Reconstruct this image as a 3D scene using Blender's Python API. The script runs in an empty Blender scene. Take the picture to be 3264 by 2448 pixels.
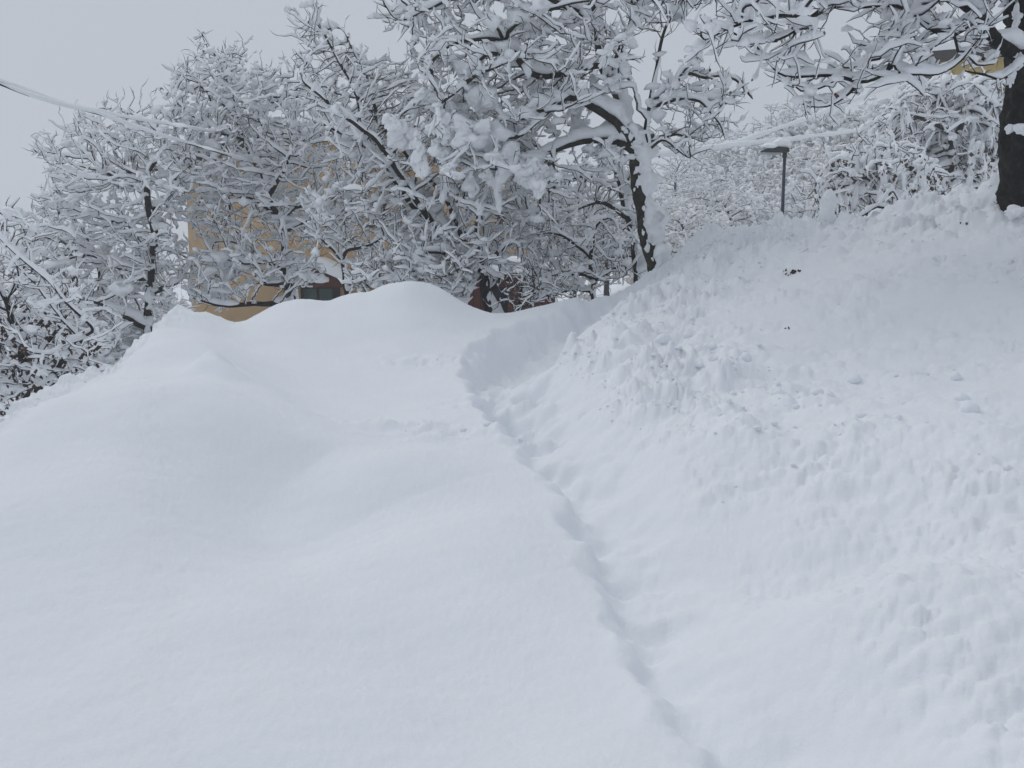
import bpy, math, random, time
import numpy as np

T0 = time.time()
random.seed(7)
RNG = np.random.default_rng(7)
SC = bpy.context.scene
COL = SC.collection
R = math.radians

# ------------------------------------------------------------------ camera, sky, sun, exposure
FPX = 2968.0                    # focal length in photo pixels (3264 wide)
PITCH = R(8.0)
CAMZ = 1.55
cam_data = bpy.data.cameras.new('camera')
cam_data.sensor_width = 36.0
cam_data.lens = 36.0 * FPX / 3264.0
cam_data.clip_start = 0.05
cam_data.clip_end = 3000.0
cam = bpy.data.objects.new('camera', cam_data)
cam.location = (0, 0, CAMZ)
cam.rotation_euler = (R(90) - PITCH, 0, 0)
COL.objects.link(cam)
SC.camera = cam

SUN_EL, SUN_AZ = R(50), R(-38)           # behind thick cloud, ahead and to the left
world = bpy.data.worlds.new('World')
SC.world = world
world.use_nodes = True
wn = world.node_tree
wn.nodes.clear()
w_out = wn.nodes.new('ShaderNodeOutputWorld')
w_bg = wn.nodes.new('ShaderNodeBackground')
w_sky = wn.nodes.new('ShaderNodeTexSky')
w_sky.sky_type = 'NISHITA'
w_sky.sun_disc = False
w_sky.sun_elevation = SUN_EL
w_sky.sun_rotation = SUN_AZ
w_sky.dust_density = 4.0
w_hsv = wn.nodes.new('ShaderNodeHueSaturation')
w_hsv.inputs['Saturation'].default_value = 0.25
w_mix = wn.nodes.new('ShaderNodeMix')
w_mix.data_type = 'RGBA'
w_mix.inputs[0].default_value = 0.93     # thick even cloud over the clear sky
w_mix.inputs[7].default_value = (4.95, 5.40, 6.02, 1)
wn.links.new(w_sky.outputs[0], w_hsv.inputs['Color'])
wn.links.new(w_hsv.outputs[0], w_mix.inputs[6])
wn.links.new(w_mix.outputs[2], w_bg.inputs[0])
w_bg.inputs[1].default_value = 0.1
wn.links.new(w_bg.outputs[0], w_out.inputs[0])

sun_data = bpy.data.lights.new('sun', 'SUN')
sun_data.energy = 0.8
sun_data.angle = R(55)
sun_data.color = (1.0, 0.97, 0.95)
sun = bpy.data.objects.new('sun', sun_data)
sun.rotation_euler = (R(32), 0, R(-125 + 180 - 90 + 90))
COL.objects.link(sun)
from mathutils import Vector
_sd = Vector((math.sin(SUN_AZ) * math.cos(SUN_EL), math.cos(SUN_AZ) * math.cos(SUN_EL), math.sin(SUN_EL)))
sun.rotation_euler = _sd.to_track_quat('Z', 'Y').to_euler()

vs = SC.view_settings
SC.display_settings.display_device = 'sRGB'
vs.view_transform = 'Standard'
vs.look = 'None'
vs.exposure = -0.05
vs.gamma = 1.0
vs.use_curve_mapping = False
SC.cycles.use_denoising = True
SC.cycles.denoiser = 'OPENIMAGEDENOISE'
SC.cycles.denoising_prefilter = 'ACCURATE'
SC.cycles.max_bounces = 6
SC.cycles.diffuse_bounces = 5
SC.cycles.volume_bounces = 2

# ------------------------------------------------------------------ helpers
def at(px, py, Y):
    """photo pixel + distance ahead of the camera -> place in the world"""
    px = np.asarray(px, float); py = np.asarray(py, float); Y = np.asarray(Y, float)
    a = (px - 1632.0) / FPX
    v = (1224.0 - py) / FPX
    dy = math.cos(PITCH) + v * math.sin(PITCH)
    dz = -math.sin(PITCH) + v * math.cos(PITCH)
    k = Y / dy
    return np.stack([a * k, Y + 0 * k, CAMZ + dz * k], -1)

_g = np.random.default_rng(11)
PERM = np.concatenate([_g.permutation(512), np.zeros(0, int)])
GRAD = _g.normal(size=(512, 3)); GRAD /= np.linalg.norm(GRAD, axis=1)[:, None]
RTAB = _g.random((512, 4))

def _h(i, j, k):
    return PERM[(PERM[(PERM[i & 511] + j) & 511] + k) & 511]

def perlin(p, f=1.0, seed=0):
    p = np.asarray(p, float) * f + seed * 17.31
    i = np.floor(p).astype(np.int64); q = p - i
    w = q * q * q * (q * (q * 6 - 15) + 10)
    out = np.zeros(len(p))
    for dx in (0, 1):
        wx = w[:, 0] if dx else 1 - w[:, 0]
        for dy in (0, 1):
            wy = w[:, 1] if dy else 1 - w[:, 1]
            for dz in (0, 1):
                wz = w[:, 2] if dz else 1 - w[:, 2]
                g = GRAD[_h(i[:, 0] + dx, i[:, 1] + dy, i[:, 2] + dz)]
                out += wx * wy * wz * (g[:, 0] * (q[:, 0] - dx) + g[:, 1] * (q[:, 1] - dy) + g[:, 2] * (q[:, 2] - dz))
    return out * 1.6

def perlin2(x, y, f=1.0, seed=0):
    return perlin(np.stack([x, y, np.zeros_like(x)], -1), f, seed)

def clods(x, y, cell, seed=0):
    """rounded lumps of different sizes, one per jittered cell (0..1)"""
    gx = np.floor(x / cell).astype(np.int64); gy = np.floor(y / cell).astype(np.int64)
    out = np.zeros_like(x)
    for dx in (-1, 0, 1):
        for dy in (-1, 0, 1):
            h = _h(gx + dx, gy + dy, np.full_like(gx, seed))
            t = RTAB[h]
            cx = (gx + dx + t[:, 0]) * cell; cy = (gy + dy + t[:, 1]) * cell
            rad = cell * (0.35 + 0.6 * t[:, 2])
            d2 = ((x - cx) ** 2 + (y - cy) ** 2) / rad ** 2
            b = np.clip(1 - d2, 0, 1) ** (.5 + .8 * t[:, 1]) * (0.25 + 0.75 * t[:, 3])
            out = np.maximum(out, b)
    return out

def tag(o, label=None, cat=None, group=None, kind=None):
    if label: o['label'] = label
    if cat: o['category'] = cat
    if group: o['group'] = group
    if kind: o['kind'] = kind
    return o

def empty(name, loc, label=None, cat=None, group=None):
    o = bpy.data.objects.new(name, None)
    o.empty_display_size = 0.2
    o.location = tuple(float(c) for c in loc)
    COL.objects.link(o)
    return tag(o, label, cat, group)

def mesh_obj(name, V, F, mat, parent=None, smooth=True, kind=None, origin=(0, 0, 0)):
    """V (N,3); F list of index arrays (quads (n,4) and/or triangles (n,3))"""
    me = bpy.data.meshes.new(name)
    V = np.asarray(V, np.float32) - np.asarray(origin, np.float32)
    if isinstance(F, np.ndarray): F = [F]
    F = [np.asarray(f, np.int32) for f in F if len(f)]
    me.vertices.add(len(V))
    me.vertices.foreach_set('co', V.ravel())
    nl = sum(f.size for f in F); nf = sum(len(f) for f in F)
    me.loops.add(nl)
    me.loops.foreach_set('vertex_index', np.concatenate([f.ravel() for f in F]))
    me.polygons.add(nf)
    tot = np.concatenate([np.full(len(f), f.shape[1], np.int32) for f in F])
    st = np.concatenate([[0], np.cumsum(tot)[:-1]]).astype(np.int32)
    me.polygons.foreach_set('loop_start', st)
    me.polygons.foreach_set('loop_total', tot)
    me.polygons.foreach_set('use_smooth', np.full(nf, smooth, bool))
    me.update(calc_edges=True)
    me.validate()
    if mat: me.materials.append(mat)
    o = bpy.data.objects.new(name, me)
    COL.objects.link(o)
    if parent is not None: o.parent = parent
    if kind: o['kind'] = kind
    return o

class MB:
    """small mesh collector for boxes, bars and prisms"""
    def __init__(s): s.V = []; s.F = []; s.n = 0
    def add(s, V, F):
        s.V.append(np.asarray(V, float)); s.F += [[i + s.n for i in f] for f in F]; s.n += len(V)
    def box(s, x0, x1, y0, y1, z0, z1):
        V = [(x, y, z) for x in (x0, x1) for y in (y0, y1) for z in (z0, z1)]
        s.add(V, [(0, 1, 3, 2), (4, 6, 7, 5), (0, 4, 5, 1), (2, 3, 7, 6), (0, 2, 6, 4), (1, 5, 7, 3)])
        return s
    def prism(s, poly, y0, y1):
        """polygon in x,z pushed along y"""
        n = len(poly)
        V = [(x, y0, z) for x, z in poly] + [(x, y1, z) for x, z in poly]
        s.add(V, [tuple(range(n)), tuple(range(2 * n - 1, n - 1, -1))] + [(i, i + n, (i + 1) % n + n, (i + 1) % n) for i in range(n)])
        return s
    def lathe(s, prof, n=12, c=(0, 0, 0)):
        V = []
        for r, z in prof:
            for k in range(n):
                a = 2 * math.pi * k / n
                V.append((c[0] + r * math.cos(a), c[1] + r * math.sin(a), c[2] + z))
        F = [(j * n + k, j * n + (k + 1) % n, (j + 1) * n + (k + 1) % n, (j + 1) * n + k) for j in range(len(prof) - 1) for k in range(n)]
        F.append(tuple(range(n - 1, -1, -1))); F.append(tuple((len(prof) - 1) * n + k for k in range(n)))
        s.add(V, F); return s
    def build(s, name, mat, parent=None, smooth=False, bevel=0.0, kind=None):
        me = bpy.data.meshes.new(name)
        me.from_pydata([tuple(v) for v in np.concatenate(s.V)], [], s.F)
        me.polygons.foreach_set('use_smooth', [smooth] * len(me.polygons))
        me.update()
        if mat: me.materials.append(mat)
        o = bpy.data.objects.new(name, me); COL.objects.link(o)
        if parent is not None: o.parent = parent
        if bevel:
            m = o.modifiers.new('edge', 'BEVEL'); m.width = bevel; m.segments = 2
        if kind: o['kind'] = kind
        return o

# ------------------------------------------------------------------ materials
def mat_base(name):
    m = bpy.data.materials.new(name); m.use_nodes = True
    nt = m.node_tree
    return m, nt, nt.nodes['Principled BSDF']

def noise_node(nt, scale, detail=4, rough=0.6, coords='Object'):
    tc = nt.nodes.new('ShaderNodeTexCoord')
    n = nt.nodes.new('ShaderNodeTexNoise')
    n.inputs['Scale'].default_value = scale; n.inputs['Detail'].default_value = detail; n.inputs['Roughness'].default_value = rough
    nt.links.new(tc.outputs[coords], n.inputs['Vector'])
    return n

def ramp(nt, src, stops):
    r = nt.nodes.new('ShaderNodeValToRGB')
    e = r.color_ramp.elements
    while len(e) < len(stops): e.new(0.5)
    for i, (p, c) in enumerate(stops):
        e[i].position = p; e[i].color = (*c, 1)
    nt.links.new(src, r.inputs[0])
    return r

def bump(nt, bs, src, strength, dist):
    b = nt.nodes.new('ShaderNodeBump'); b.inputs['Strength'].default_value = strength; b.inputs['Distance'].default_value = dist
    nt.links.new(src, b.inputs['Height']); nt.links.new(b.outputs[0], bs.inputs['Normal'])
    return b

def mk_snow(name, fine, fdist, base=(0.86, 0.885, 0.92)):
    m, nt, b = mat_base(name)
    b.inputs['Roughness'].default_value = 0.75
    b.inputs['Specular IOR Level'].default_value = 0.12
    n = noise_node(nt, 3.0, 5, 0.6)
    c = ramp(nt, n.outputs[0], [(0.3, tuple(k * 0.97 for k in base)), (0.7, base)])
    nt.links.new(c.outputs[0], b.inputs['Base Color'])
    n2 = noise_node(nt, fine, 6, 0.75)
    bump(nt, b, n2.outputs[0], 0.55, fdist)
    return m

def mk_plain(name, stops, scale, rough=0.8, bdist=0.0, spec=0.25, detail=5):
    m, nt, b = mat_base(name)
    n = noise_node(nt, scale, detail)
    c = ramp(nt, n.outputs[0], stops)
    nt.links.new(c.outputs[0], b.inputs['Base Color'])
    b.inputs['Roughness'].default_value = rough
    b.inputs['Specular IOR Level'].default_value = spec
    if bdist: bump(nt, b, n.outputs[0], 0.8, bdist)
    return m

M_GROUND = mk_snow('ground_snow', 34.0, 0.009, (0.865, 0.893, 0.93))
M_SNOW = mk_snow('branch_snow', 40.0, 0.004, (0.93, 0.945, 0.965))
M_BARK = mk_plain('bark', [(0.3, (0.014, 0.013, 0.013)), (0.55, (0.035, 0.031, 0.029)), (0.75, (0.06, 0.055, 0.045))], 14, 0.9, 0.02)
M_BLACKBARK = mk_plain('black_bark', [(0.3, (0.007, 0.007, 0.007)), (0.55, (0.02, 0.018, 0.016)), (0.75, (0.055, 0.05, 0.042))], 9, 0.95, 0.05)
M_MOSS = mk_plain('mossy_bark', [(0.3, (0.012, 0.011, 0.010)), (0.52, (0.035, 0.030, 0.025)), (0.66, (0.06, 0.06, 0.03)), (0.8, (0.075, 0.07, 0.05))], 7, 0.95, 0.03)
M_TWIG = mk_plain('twig_bark', [(0.3, (0.028, 0.024, 0.025)), (0.7, (0.065, 0.055, 0.055))], 8, 0.9)
M_LEAF = mk_plain('dead_leaf', [(0.3, (0.05, 0.028, 0.022)), (0.6, (0.13, 0.07, 0.045)), (0.8, (0.24, 0.15, 0.08))], 3.0, 0.8)
M_DARKLEAF = mk_plain('dark_dead_leaf', [(0.3, (0.03, 0.02, 0.02)), (0.7, (0.085, 0.055, 0.045))], 3.0, 0.8)

# ------------------------------------------------------------------ the snow field
RIDGE = np.array([  # skyline of the near snow, photo pixels and distance
 (-500, 1640, 4.2), (-250, 1500, 4.7), (0, 1343, 5.4), (72, 1288, 5.6), (140, 1252, 5.9), (203, 1226, 6.1), (290, 1205, 6.5), (376, 1160, 7.0), (420, 1118, 7.4),
 (463, 1082, 7.9), (500, 1035, 8.4), (530, 1002, 8.7), (564, 983, 9.0), (605, 986, 9.1), (651, 994, 9.2), (700, 1008, 9.4), (744, 1027, 9.5), (777, 1023, 9.6), (805, 1005, 9.7),
 (846, 984, 9.8), (890, 965, 9.8), (948, 955, 9.8), (988, 957, 9.8), (1049, 966, 9.8), (1080, 950, 9.8), (1143, 932, 9.8), (1172, 934, 9.8), (1200, 917, 9.8), (1232, 903, 9.8),
 (1293, 891, 9.8), (1334, 892, 9.9), (1361, 898, 10.0), (1402, 914, 10.1), (1435, 936, 10.2), (1463, 957, 10.3), (1503, 976, 10.4), (1545, 990, 10.5), (1581, 999, 10.6), (1646, 992, 10.7),
 (1748, 967, 10.9), (1809, 952, 11.0), (1870, 943, 11.1), (1951, 924, 11.3), (2012, 902, 11.5), (2060, 886, 11.7), (2093, 868, 11.8), (2154, 838, 12.0), (2191, 803, 12.1),
 (2220, 779, 12.2), (2249, 738, 12.3), (2278, 733, 12.4), (2297, 744, 12.4), (2384, 728, 12.4), (2432, 721, 12.4), (2495, 719, 12.3), (2577, 715, 12.3), (2626, 720, 12.2),
 (2712, 706, 12.0), (2775, 690, 12.0), (2829, 685, 11.9), (2852, 662, 11.8), (2920, 640, 11.7), (2970, 648, 11.6), (3033, 636, 11.4), (3078, 606, 11.2), (3123, 594, 11.1),
 (3182, 580, 11.0), (3230, 630, 10.8), (3264, 650, 10.6), (3500, 620, 10.2), (3800, 600, 9.5)])
FRONT = [
 (-300, 2448, 2.35), (400, 2448, 2.25), (1000, 2448, 2.2), (1600, 2448, 2.15), (2400, 2448, 2.15), (3000, 2448, 2.02), (3500, 2448, 1.95),
 (-300, 1950, 3.15), (400, 1950, 3.25), (1000, 1950, 3.28), (1600, 1950, 3.25), (2200, 1950, 3.12), (2800, 1950, 2.95), (3500, 1950, 2.75),
 (-300, 1650, 3.9), (300, 1650, 4.05), (900, 1650, 4.3), (1500, 1650, 4.3), (2100, 1650, 4.1), (2800, 1650, 3.75), (3500, 1650, 3.4),
 (50, 1450, 4.8), (500, 1400, 5.2), (1000, 1400, 5.6), (1500, 1400, 5.5), (2000, 1400, 5.15), (2600, 1400, 4.65), (3300, 1400, 4.3),
 (350, 1250, 6.0), (700, 1230, 6.6), (1000, 1200, 7.3), (1400, 1200, 7.2), (1900, 1220, 6.5), (2300, 1220, 5.9), (2800, 1220, 5.4), (3400, 1220, 5.0),
 (520, 1100, 7.5), (800, 1100, 8.4), (1200, 1090, 8.6), (1500, 1090, 8.6), (1900, 1090, 8.0), (2300, 1080, 7.2), (2800, 1050, 6.6), (3400, 1050, 6.0),
 (1600, 1050, 9.5), (1850, 1000, 9.8), (2150, 980, 9.2), (2500, 930, 8.6), (2900, 900, 8.0), (3400, 880, 7.4),
 (2200, 880, 10.7), (2500, 820, 10.2), (2900, 780, 9.6), (3400, 760, 8.8)]
_pts = np.array([at(*p) for p in FRONT] + [at(*p) for p in RIDGE[1::3]])

def _U(d2): return 0.5 * d2 * np.log(d2 + 1e-9)
def _tps_fit(p, lam):
    n = len(p); K = _U(((p[:, None, :2] - p[None, :, :2]) ** 2).sum(-1)) + lam * np.eye(n)
    Q = np.c_[np.ones(n), p[:, :2]]
    A = np.zeros((n + 3, n + 3)); A[:n, :n] = K; A[:n, n:] = Q; A[n:, :n] = Q.T
    return np.linalg.solve(A, np.r_[p[:, 2], 0, 0, 0])
_W = _tps_fit(_pts, 0.35)
def tps(x, y):
    out = _W[-3] + _W[-2] * x + _W[-1] * y
    for i in range(len(_pts)):
        out = out + _W[i] * _U((x - _pts[i, 0]) ** 2 + (y - _pts[i, 1]) ** 2)
    return out

_rw = np.array([at(*p) for p in RIDGE])
_rphi = np.arctan2(_rw[:, 0], _rw[:, 1]); _rR = np.hypot(_rw[:, 0], _rw[:, 1]); _rz = _rw[:, 2]
PH = np.linspace(_rphi[0], _rphi[-1], 700)
def _sm(a, k):
    w = np.hanning(k + 2)[1:-1]; w /= w.sum()
    return np.convolve(np.pad(a, k // 2, mode='edge'), w, 'valid')
PR = _sm(np.interp(PH, _rphi, _rR), 15); PZ = _sm(np.interp(PH, _rphi, _rz), 7)
PZ = _sm(PZ, 9)
_pc = PZ - tps(PR * np.sin(PH), PR * np.cos(PH))
PC = _sm(_pc, 41); PF = _pc - PC

def on_snow(px, py):
    """where the sight line through a photo pixel meets the smooth snow surface"""
    Y = np.linspace(1.5, 13, 900); p = at(np.full(900, px), np.full(900, py), Y)
    z = tps(p[:, 0], p[:, 1])
    k = np.argmax(p[:, 2] < z)
    return p[k, :2] if k else p[-1, :2]

# the trodden trench: centre line from far to near, with depth and half width
TR = [(2060, 895, .10, .22), (1985, 930, .26, .24), (1900, 975, .34, .26), (1800, 1027, .40, .28), (1715, 1068, .44, .30), (1650, 1120, .46, .30), (1635, 1185, .42, .28), (1680, 1255, .34, .24),
      (1745, 1330, .27, .22), (1790, 1400, .22, .20), (1860, 1480, .17, .17), (1905, 1560, .15, .15), (1960, 1660, .15, .14), (2020, 1770, .14, .13), (2070, 1880, .15, .13), (2110, 1990, .14, .12),
      (2180, 2110, .10, .11), (2270, 2230, .07, .10), (2345, 2340, .06, .09), (2400, 2480, .05, .09)]
_tw = np.array([on_snow(a, b) for a, b, _, _ in TR]); _td = np.array([t[2] for t in TR]); _th = np.array([t[3] for t in TR])
_tt = np.r_[0, np.cumsum(np.hypot(*np.diff(_tw, axis=0).T))]
_ts = np.linspace(0, _tt[-1], 160)
TC = np.stack([_sm(np.interp(_ts, _tt, _tw[:, 0]), 7), _sm(np.interp(_ts, _tt, _tw[:, 1]), 7)], -1)
TD = np.interp(_ts, _tt, _td); TH = np.interp(_ts, _tt, _th)

def trench_coords(x, y):
    """signed distance to the trench centre (right positive), depth, half width, run along it"""
    best = np.full(x.shape, 1e9); sd = np.zeros_like(x); D = np.zeros_like(x); H = np.full(x.shape, .2); L = np.zeros_like(x)
    for i in range(len(TC) - 1):
        a = TC[i]; d = TC[i + 1] - a; l = math.hypot(*d); d = d / l
        t = np.clip((x - a[0]) * d[0] + (y - a[1]) * d[1], 0, l)
        ex = x - a[0] - t * d[0]; ey = y - a[1] - t * d[1]
        q = ex * ex + ey * ey
        m = q < best
        best = np.where(m, q, best)
        side = -(ex * d[1] - ey * d[0])          # coming towards the camera the right bank is on the left of travel
        sd = np.where(m, np.sqrt(q) * np.sign(side), sd)
        k = t / l
        D = np.where(m, TD[i] * (1 - k) + TD[i + 1] * k, D); H = np.where(m, TH[i] * (1 - k) + TH[i + 1] * k, H)
        L = np.where(m, _ts[i] + t, L)
    return sd, D, H, L

def sstep(a, b, x):
    t = np.clip((x - a) / (b - a), 0, 1); return t * t * (3 - 2 * t)

def seg_dist(x, y, line):
    best = np.full(x.shape, 1e9); sd = np.zeros_like(x); tt = np.zeros_like(x)
    n = len(line) - 1
    for i in range(n):
        a = line[i]; d = line[i + 1] - a; l = math.hypot(*d); d = d / l
        t = np.clip((x - a[0]) * d[0] + (y - a[1]) * d[1], 0, l)
        ex = x - a[0] - t * d[0]; ey = y - a[1] - t * d[1]; q = ex * ex + ey * ey; m = q < best
        best = np.where(m, q, best); sd = np.where(m, np.sqrt(q) * np.sign(ex * d[1] - ey * d[0]), sd); tt = np.where(m, (i + t / l) / n, tt)
    return sd, tt
CREST = np.array([on_snow(*p) for p in [(560, 1060), (640, 1180), (740, 1290), (900, 1420), (1080, 1530), (1350, 1600)]])
CREST2 = np.array([on_snow(*p) for p in [(900, 1720), (1100, 1610), (1400, 1500), (1650, 1480)]])
CREST3 = np.array([on_snow(*p) for p in [(560, 1330), (700, 1400), (900, 1480), (1050, 1500)]])
BUMPS = [(300, 1400, .12, .7), (950, 1680, -.11, .55), (500, 1750, .07, .6), (1350, 1900, .07, .7), (1300, 2150, -.05, .4), (1150, 1950, -.05, .45),
         (700, 2100, .05, .6), (1050, 1250, -.05, .9), (2750, 1150, -.10, .9), (3000, 1000, -.10, 1.0), (2600, 1000, -.04, .8), (2300, 1150, .06, .6), (2900, 1420, .06, .6), (2700, 1750, -.07, .5),
         (3050, 2000, .05, .5), (2500, 2100, .06, .4), (690, 1270, .06, .13), (735, 1308, .05, .13), (560, 1180, .05, .3), (330, 1600, .05, .5), (820, 1560, -.05, .4), (1500, 1750, .04, .4), (1000, 2300, .03, .35), (1700, 2250, -.03, .3)]
_bw = [(*on_snow(a, b), h, s) for a, b, h, s in BUMPS]
DOME = on_snow(676, 1285)
CRUMB = [(*on_snow(a, b), rx, ry) for a, b, rx, ry in [(1400, 1150, .45, .22), (1520, 1160, .3, .25), (1250, 1365, .5, .16), (1450, 1375, .5, .16), (1620, 1360, .35, .2), (1600, 1270, .35, .25)]]

def lump_mask(x, y):
    sd, D, H, L = trench_coords(x, y)
    r = np.hypot(x, y); phi = np.arctan2(x, y)
    Rr = np.interp(phi, PH, PR)
    band = sstep(.05, .6, sd) * (1 - sstep(1.2, 2.4, sd)) * .75
    toward = sstep(4.2, 6.2, y)
    band = band * (.62 + .45 * toward)
    top = sstep(.05, .2, phi) * sstep(4.6, 1.2, Rr - r)
    near = sstep(.1, 1.2, sd) * .30
    m = np.maximum(np.maximum(band, top), near)
    n = perlin2(x, y, .8, 3)
    m = m * np.clip(.95 + .8 * n, .25, 1.4) * np.clip(.85 + .9 * perlin2(x, y, 2.3, 33), .15, 1.5)
    m = np.maximum(m, sstep(-.25, -.4, phi) * sstep(.9, .1, Rr - r) * .55)
    for cx, cy, rx, ry in CRUMB:
        m = np.maximum(m, .5 * np.exp(-((x - cx) / rx) ** 2 - ((y - cy) / ry) ** 2))
    return m, sd, D, H, L

def phi_eff(phi):
    lo, hi = PH[0], PH[-1]
    p = np.where(phi < lo, phi + 2 * math.pi, phi)
    back = hi - (p - hi) * (hi - lo) / (2 * math.pi - (hi - lo))
    return np.where((phi >= lo) & (phi <= hi), phi, back)

def terrain(x, y, detail=True):
    x = np.asarray(x, float); y = np.asarray(y, float)
    r = np.hypot(x, y); ph0 = np.arctan2(x, y); ph = phi_eff(ph0)
    Rr = np.interp(ph, PH, PR); zr = np.interp(ph, PH, PZ); cr = np.interp(ph, PH, PC); cf = np.interp(ph, PH, PF)
    rc = np.minimum(r, Rr); xc = rc * np.sin(ph); yc = rc * np.cos(ph)
    z = tps(xc, yc) + cr * np.exp(-((Rr - rc) / 1.15) ** 2) + cf * np.exp(-((Rr - rc) / .4) ** 2)
    fw = sstep(0, .9, Rr - rc)
    for cx, cy, h, s in _bw:
        z = z + fw * 1.4 * h * np.exp(-((xc - cx) ** 2 + (yc - cy) ** 2) / (s * s))
    _dx = (xc - DOME[0]); _dy = (yc - DOME[1])
    z = z + .07 * np.exp(-((_dx ** 2 + _dy ** 2 * .6) / .13 ** 2) ** 1.3) * (1 + .25 * perlin2(xc, yc, 9, 18))
    for line, h, wn_, wf in ((CREST, .22, .75, .42), (CREST2, .10, .5, .35), (CREST3, .08, .35, .16)):
        sd_, tt = seg_dist(xc, yc, line)
        ax = line[-1] - line[0]; tt = ((xc - line[0, 0]) * ax[0] + (yc - line[0, 1]) * ax[1]) / (ax @ ax)
        env = np.sin(np.clip(tt, .0, 1) * math.pi) ** .8
        z = z + fw * h * env * np.where(sd_ > 0, np.exp(-(sd_ / wn_) ** 2), np.exp(-(sd_ / wf) ** 2))
    z = z + .030 * perlin2(xc, yc, .9, 1) + .010 * perlin2(xc, yc, 2.6, 2) + .0035 * perlin2(xc * 4 + yc * 2, yc * 11 - xc * 3, 1.0, 13)
    m, sd, D, H, L = lump_mask(xc, yc)
    inside = (r < Rr + .4).astype(float)
    # trench
    patch = np.clip(.55 + 1.1 * perlin(np.stack([L, L * 0 + 7.7, L * 0], -1), 2.9, 14) + .7 * perlin2(xc, yc, 7, 15), .22, 1.2)
    far = 1 - sstep(3.2, 4.6, L)
    D = D * (far * .85 + (1 - far) * (.25 + .6 * patch))
    wob = .05 * perlin(np.stack([L, L * 0, L * 0 + 3.3], -1), 2.2, 4) + .05 * perlin2(xc, yc, 5, 5) + .02 * perlin2(xc, yc, 14, 25)
    s2 = sd + wob
    cut = sstep(-H - .11 - .10 * far * (1.2 + perlin2(xc, yc, 3, 16)) - .03 * (1 - far) * (1 + perlin2(xc, yc, 4, 17)), -H + .02 + .06 * far, s2) * (1 - sstep(H * .3 * far - H * .75 * (1 - far), far * (H + .30) + (1 - far) * (H * 1.9 + .12), s2))
    z = z - D * cut * inside
    z = z - (1 - far) * .045 * sstep(-H - .05, -H + .05, s2) * np.exp(-np.maximum(s2 + H, 0) / .45) * inside * (sd < 3) * (L < _ts[-1] - .01)
    z = z + inside * (.11 + .0 * far) * np.exp(-((sd - H - .6) / .45) ** 2) * (.6 + perlin2(xc, yc, 1.3, 8))
    lip = np.exp(-((s2 + H + .07) / .05) ** 2) * .02 * (1 + perlin2(xc, yc, 5, 9))
    z = z + lip * inside
    if detail:
        mm = m * inside; far2 = sstep(4.0, 6.5, yc)
        floor = (.12 + .25 * far) * (1 - sstep(.7, 1.8, np.abs(sd) / H)) * inside
        mm = np.maximum(mm, floor)
        z = z + mm * (.12 * clods(xc, yc, .36, 1) * (.3 + .7 * far2) + .115 * clods(xc, yc, .17, 2) * (.4 + .6 * far2) + .05 * clods(xc, yc, .08, 3) + .026 * clods(xc, yc, .04, 4) + .012 * perlin2(xc, yc, 11, 6) + .006 * perlin2(xc, yc, 28, 7))
        topm = sstep(.05, .2, ph) * sstep(4.6, 1.0, Rr - rc) * inside
        z = z + topm * .07 * clods(xc, yc, .55, 5) * np.clip(.6 + perlin2(xc, yc, .9, 19), 0, 1.5)
        z = z - .075 * mm * far2
        z = z + inside * (.0022 * perlin2(xc, yc, 15, 10) + .0020 * perlin2(xc, yc, 34, 20) + .0013 * perlin2(xc, yc, 70, 21))
    # beyond the brow the ground falls away to the gardens below
    d = np.maximum(r - Rr, 0); e = (zr - CAMZ) / Rr
    drop = np.where(d < .7, d * d / (2 * .95), .7 * .7 / 1.9 + (d - .7) * .74)
    zb = z + e * d - drop
    low = np.where(ph > .05, -0.4, -2.3) * 1.0
    low = -2.3 + 1.7 * sstep(-.1, .25, ph) + .15 * perlin2(x, y, .12, 12)
    hill = np.clip(sstep(.02, .2, ph) * (1 - sstep(1.2, 1.5, np.abs(ph0))) * np.maximum(r - 26, 0) * .07, 0, 9)
    low = low + hill
    zb = np.where(d > 0, np.maximum(zb, low) + .12 * np.exp(-((zb - low) / .25) ** 2), zb)
    return zb

def ground_z(x, y):
    return float(terrain(np.array([x]), np.array([y]))[0])

def build_ground():
    lim = R(36)
    ph = np.concatenate([np.linspace(-lim, lim, 880), np.linspace(lim, 2 * math.pi - lim, 92)[1:-1]])
    ph = np.where(ph > math.pi, ph - 2 * math.pi, ph)
    n = len(ph)
    Rr = np.interp(phi_eff(ph), PH, PR)
    t = np.linspace(0, 1, 430)
    r1 = 0.7 * ((Rr[None, :] + 1.3) / 0.7) ** t[:, None]
    t2 = np.linspace(0, 1, 46)[1:]
    r2 = (Rr[None, :] + 1.3) * (114 / (Rr[None, :] + 1.3)) ** t2[:, None]
    r = np.concatenate([r1, r2]); m = len(r)
    x = (r * np.sin(ph)[None, :]).ravel(); y = (r * np.cos(ph)[None, :]).ravel()
    z = terrain(x, y)
    V = np.stack([x, y, z], -1)
    i = np.arange(n); j = np.arange(m - 1)
    a = (j[:, None] * n + i[None, :]); b = (j[:, None] * n + (i[None, :] + 1) % n)
    F = np.stack([a, a + n, b + n, b], -1).reshape(-1, 4)
    V = np.concatenate([V, [[0, 0, z[:n].mean()]]])
    c = np.stack([np.full(n, len(V) - 1), i, (i + 1) % n], -1)
    o = mesh_obj('snow_ground', V, [F, c], M_GROUND)
    tag(o, kind='structure')
    return o
build_ground()
print('ground', round(time.time() - T0, 1))

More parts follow.
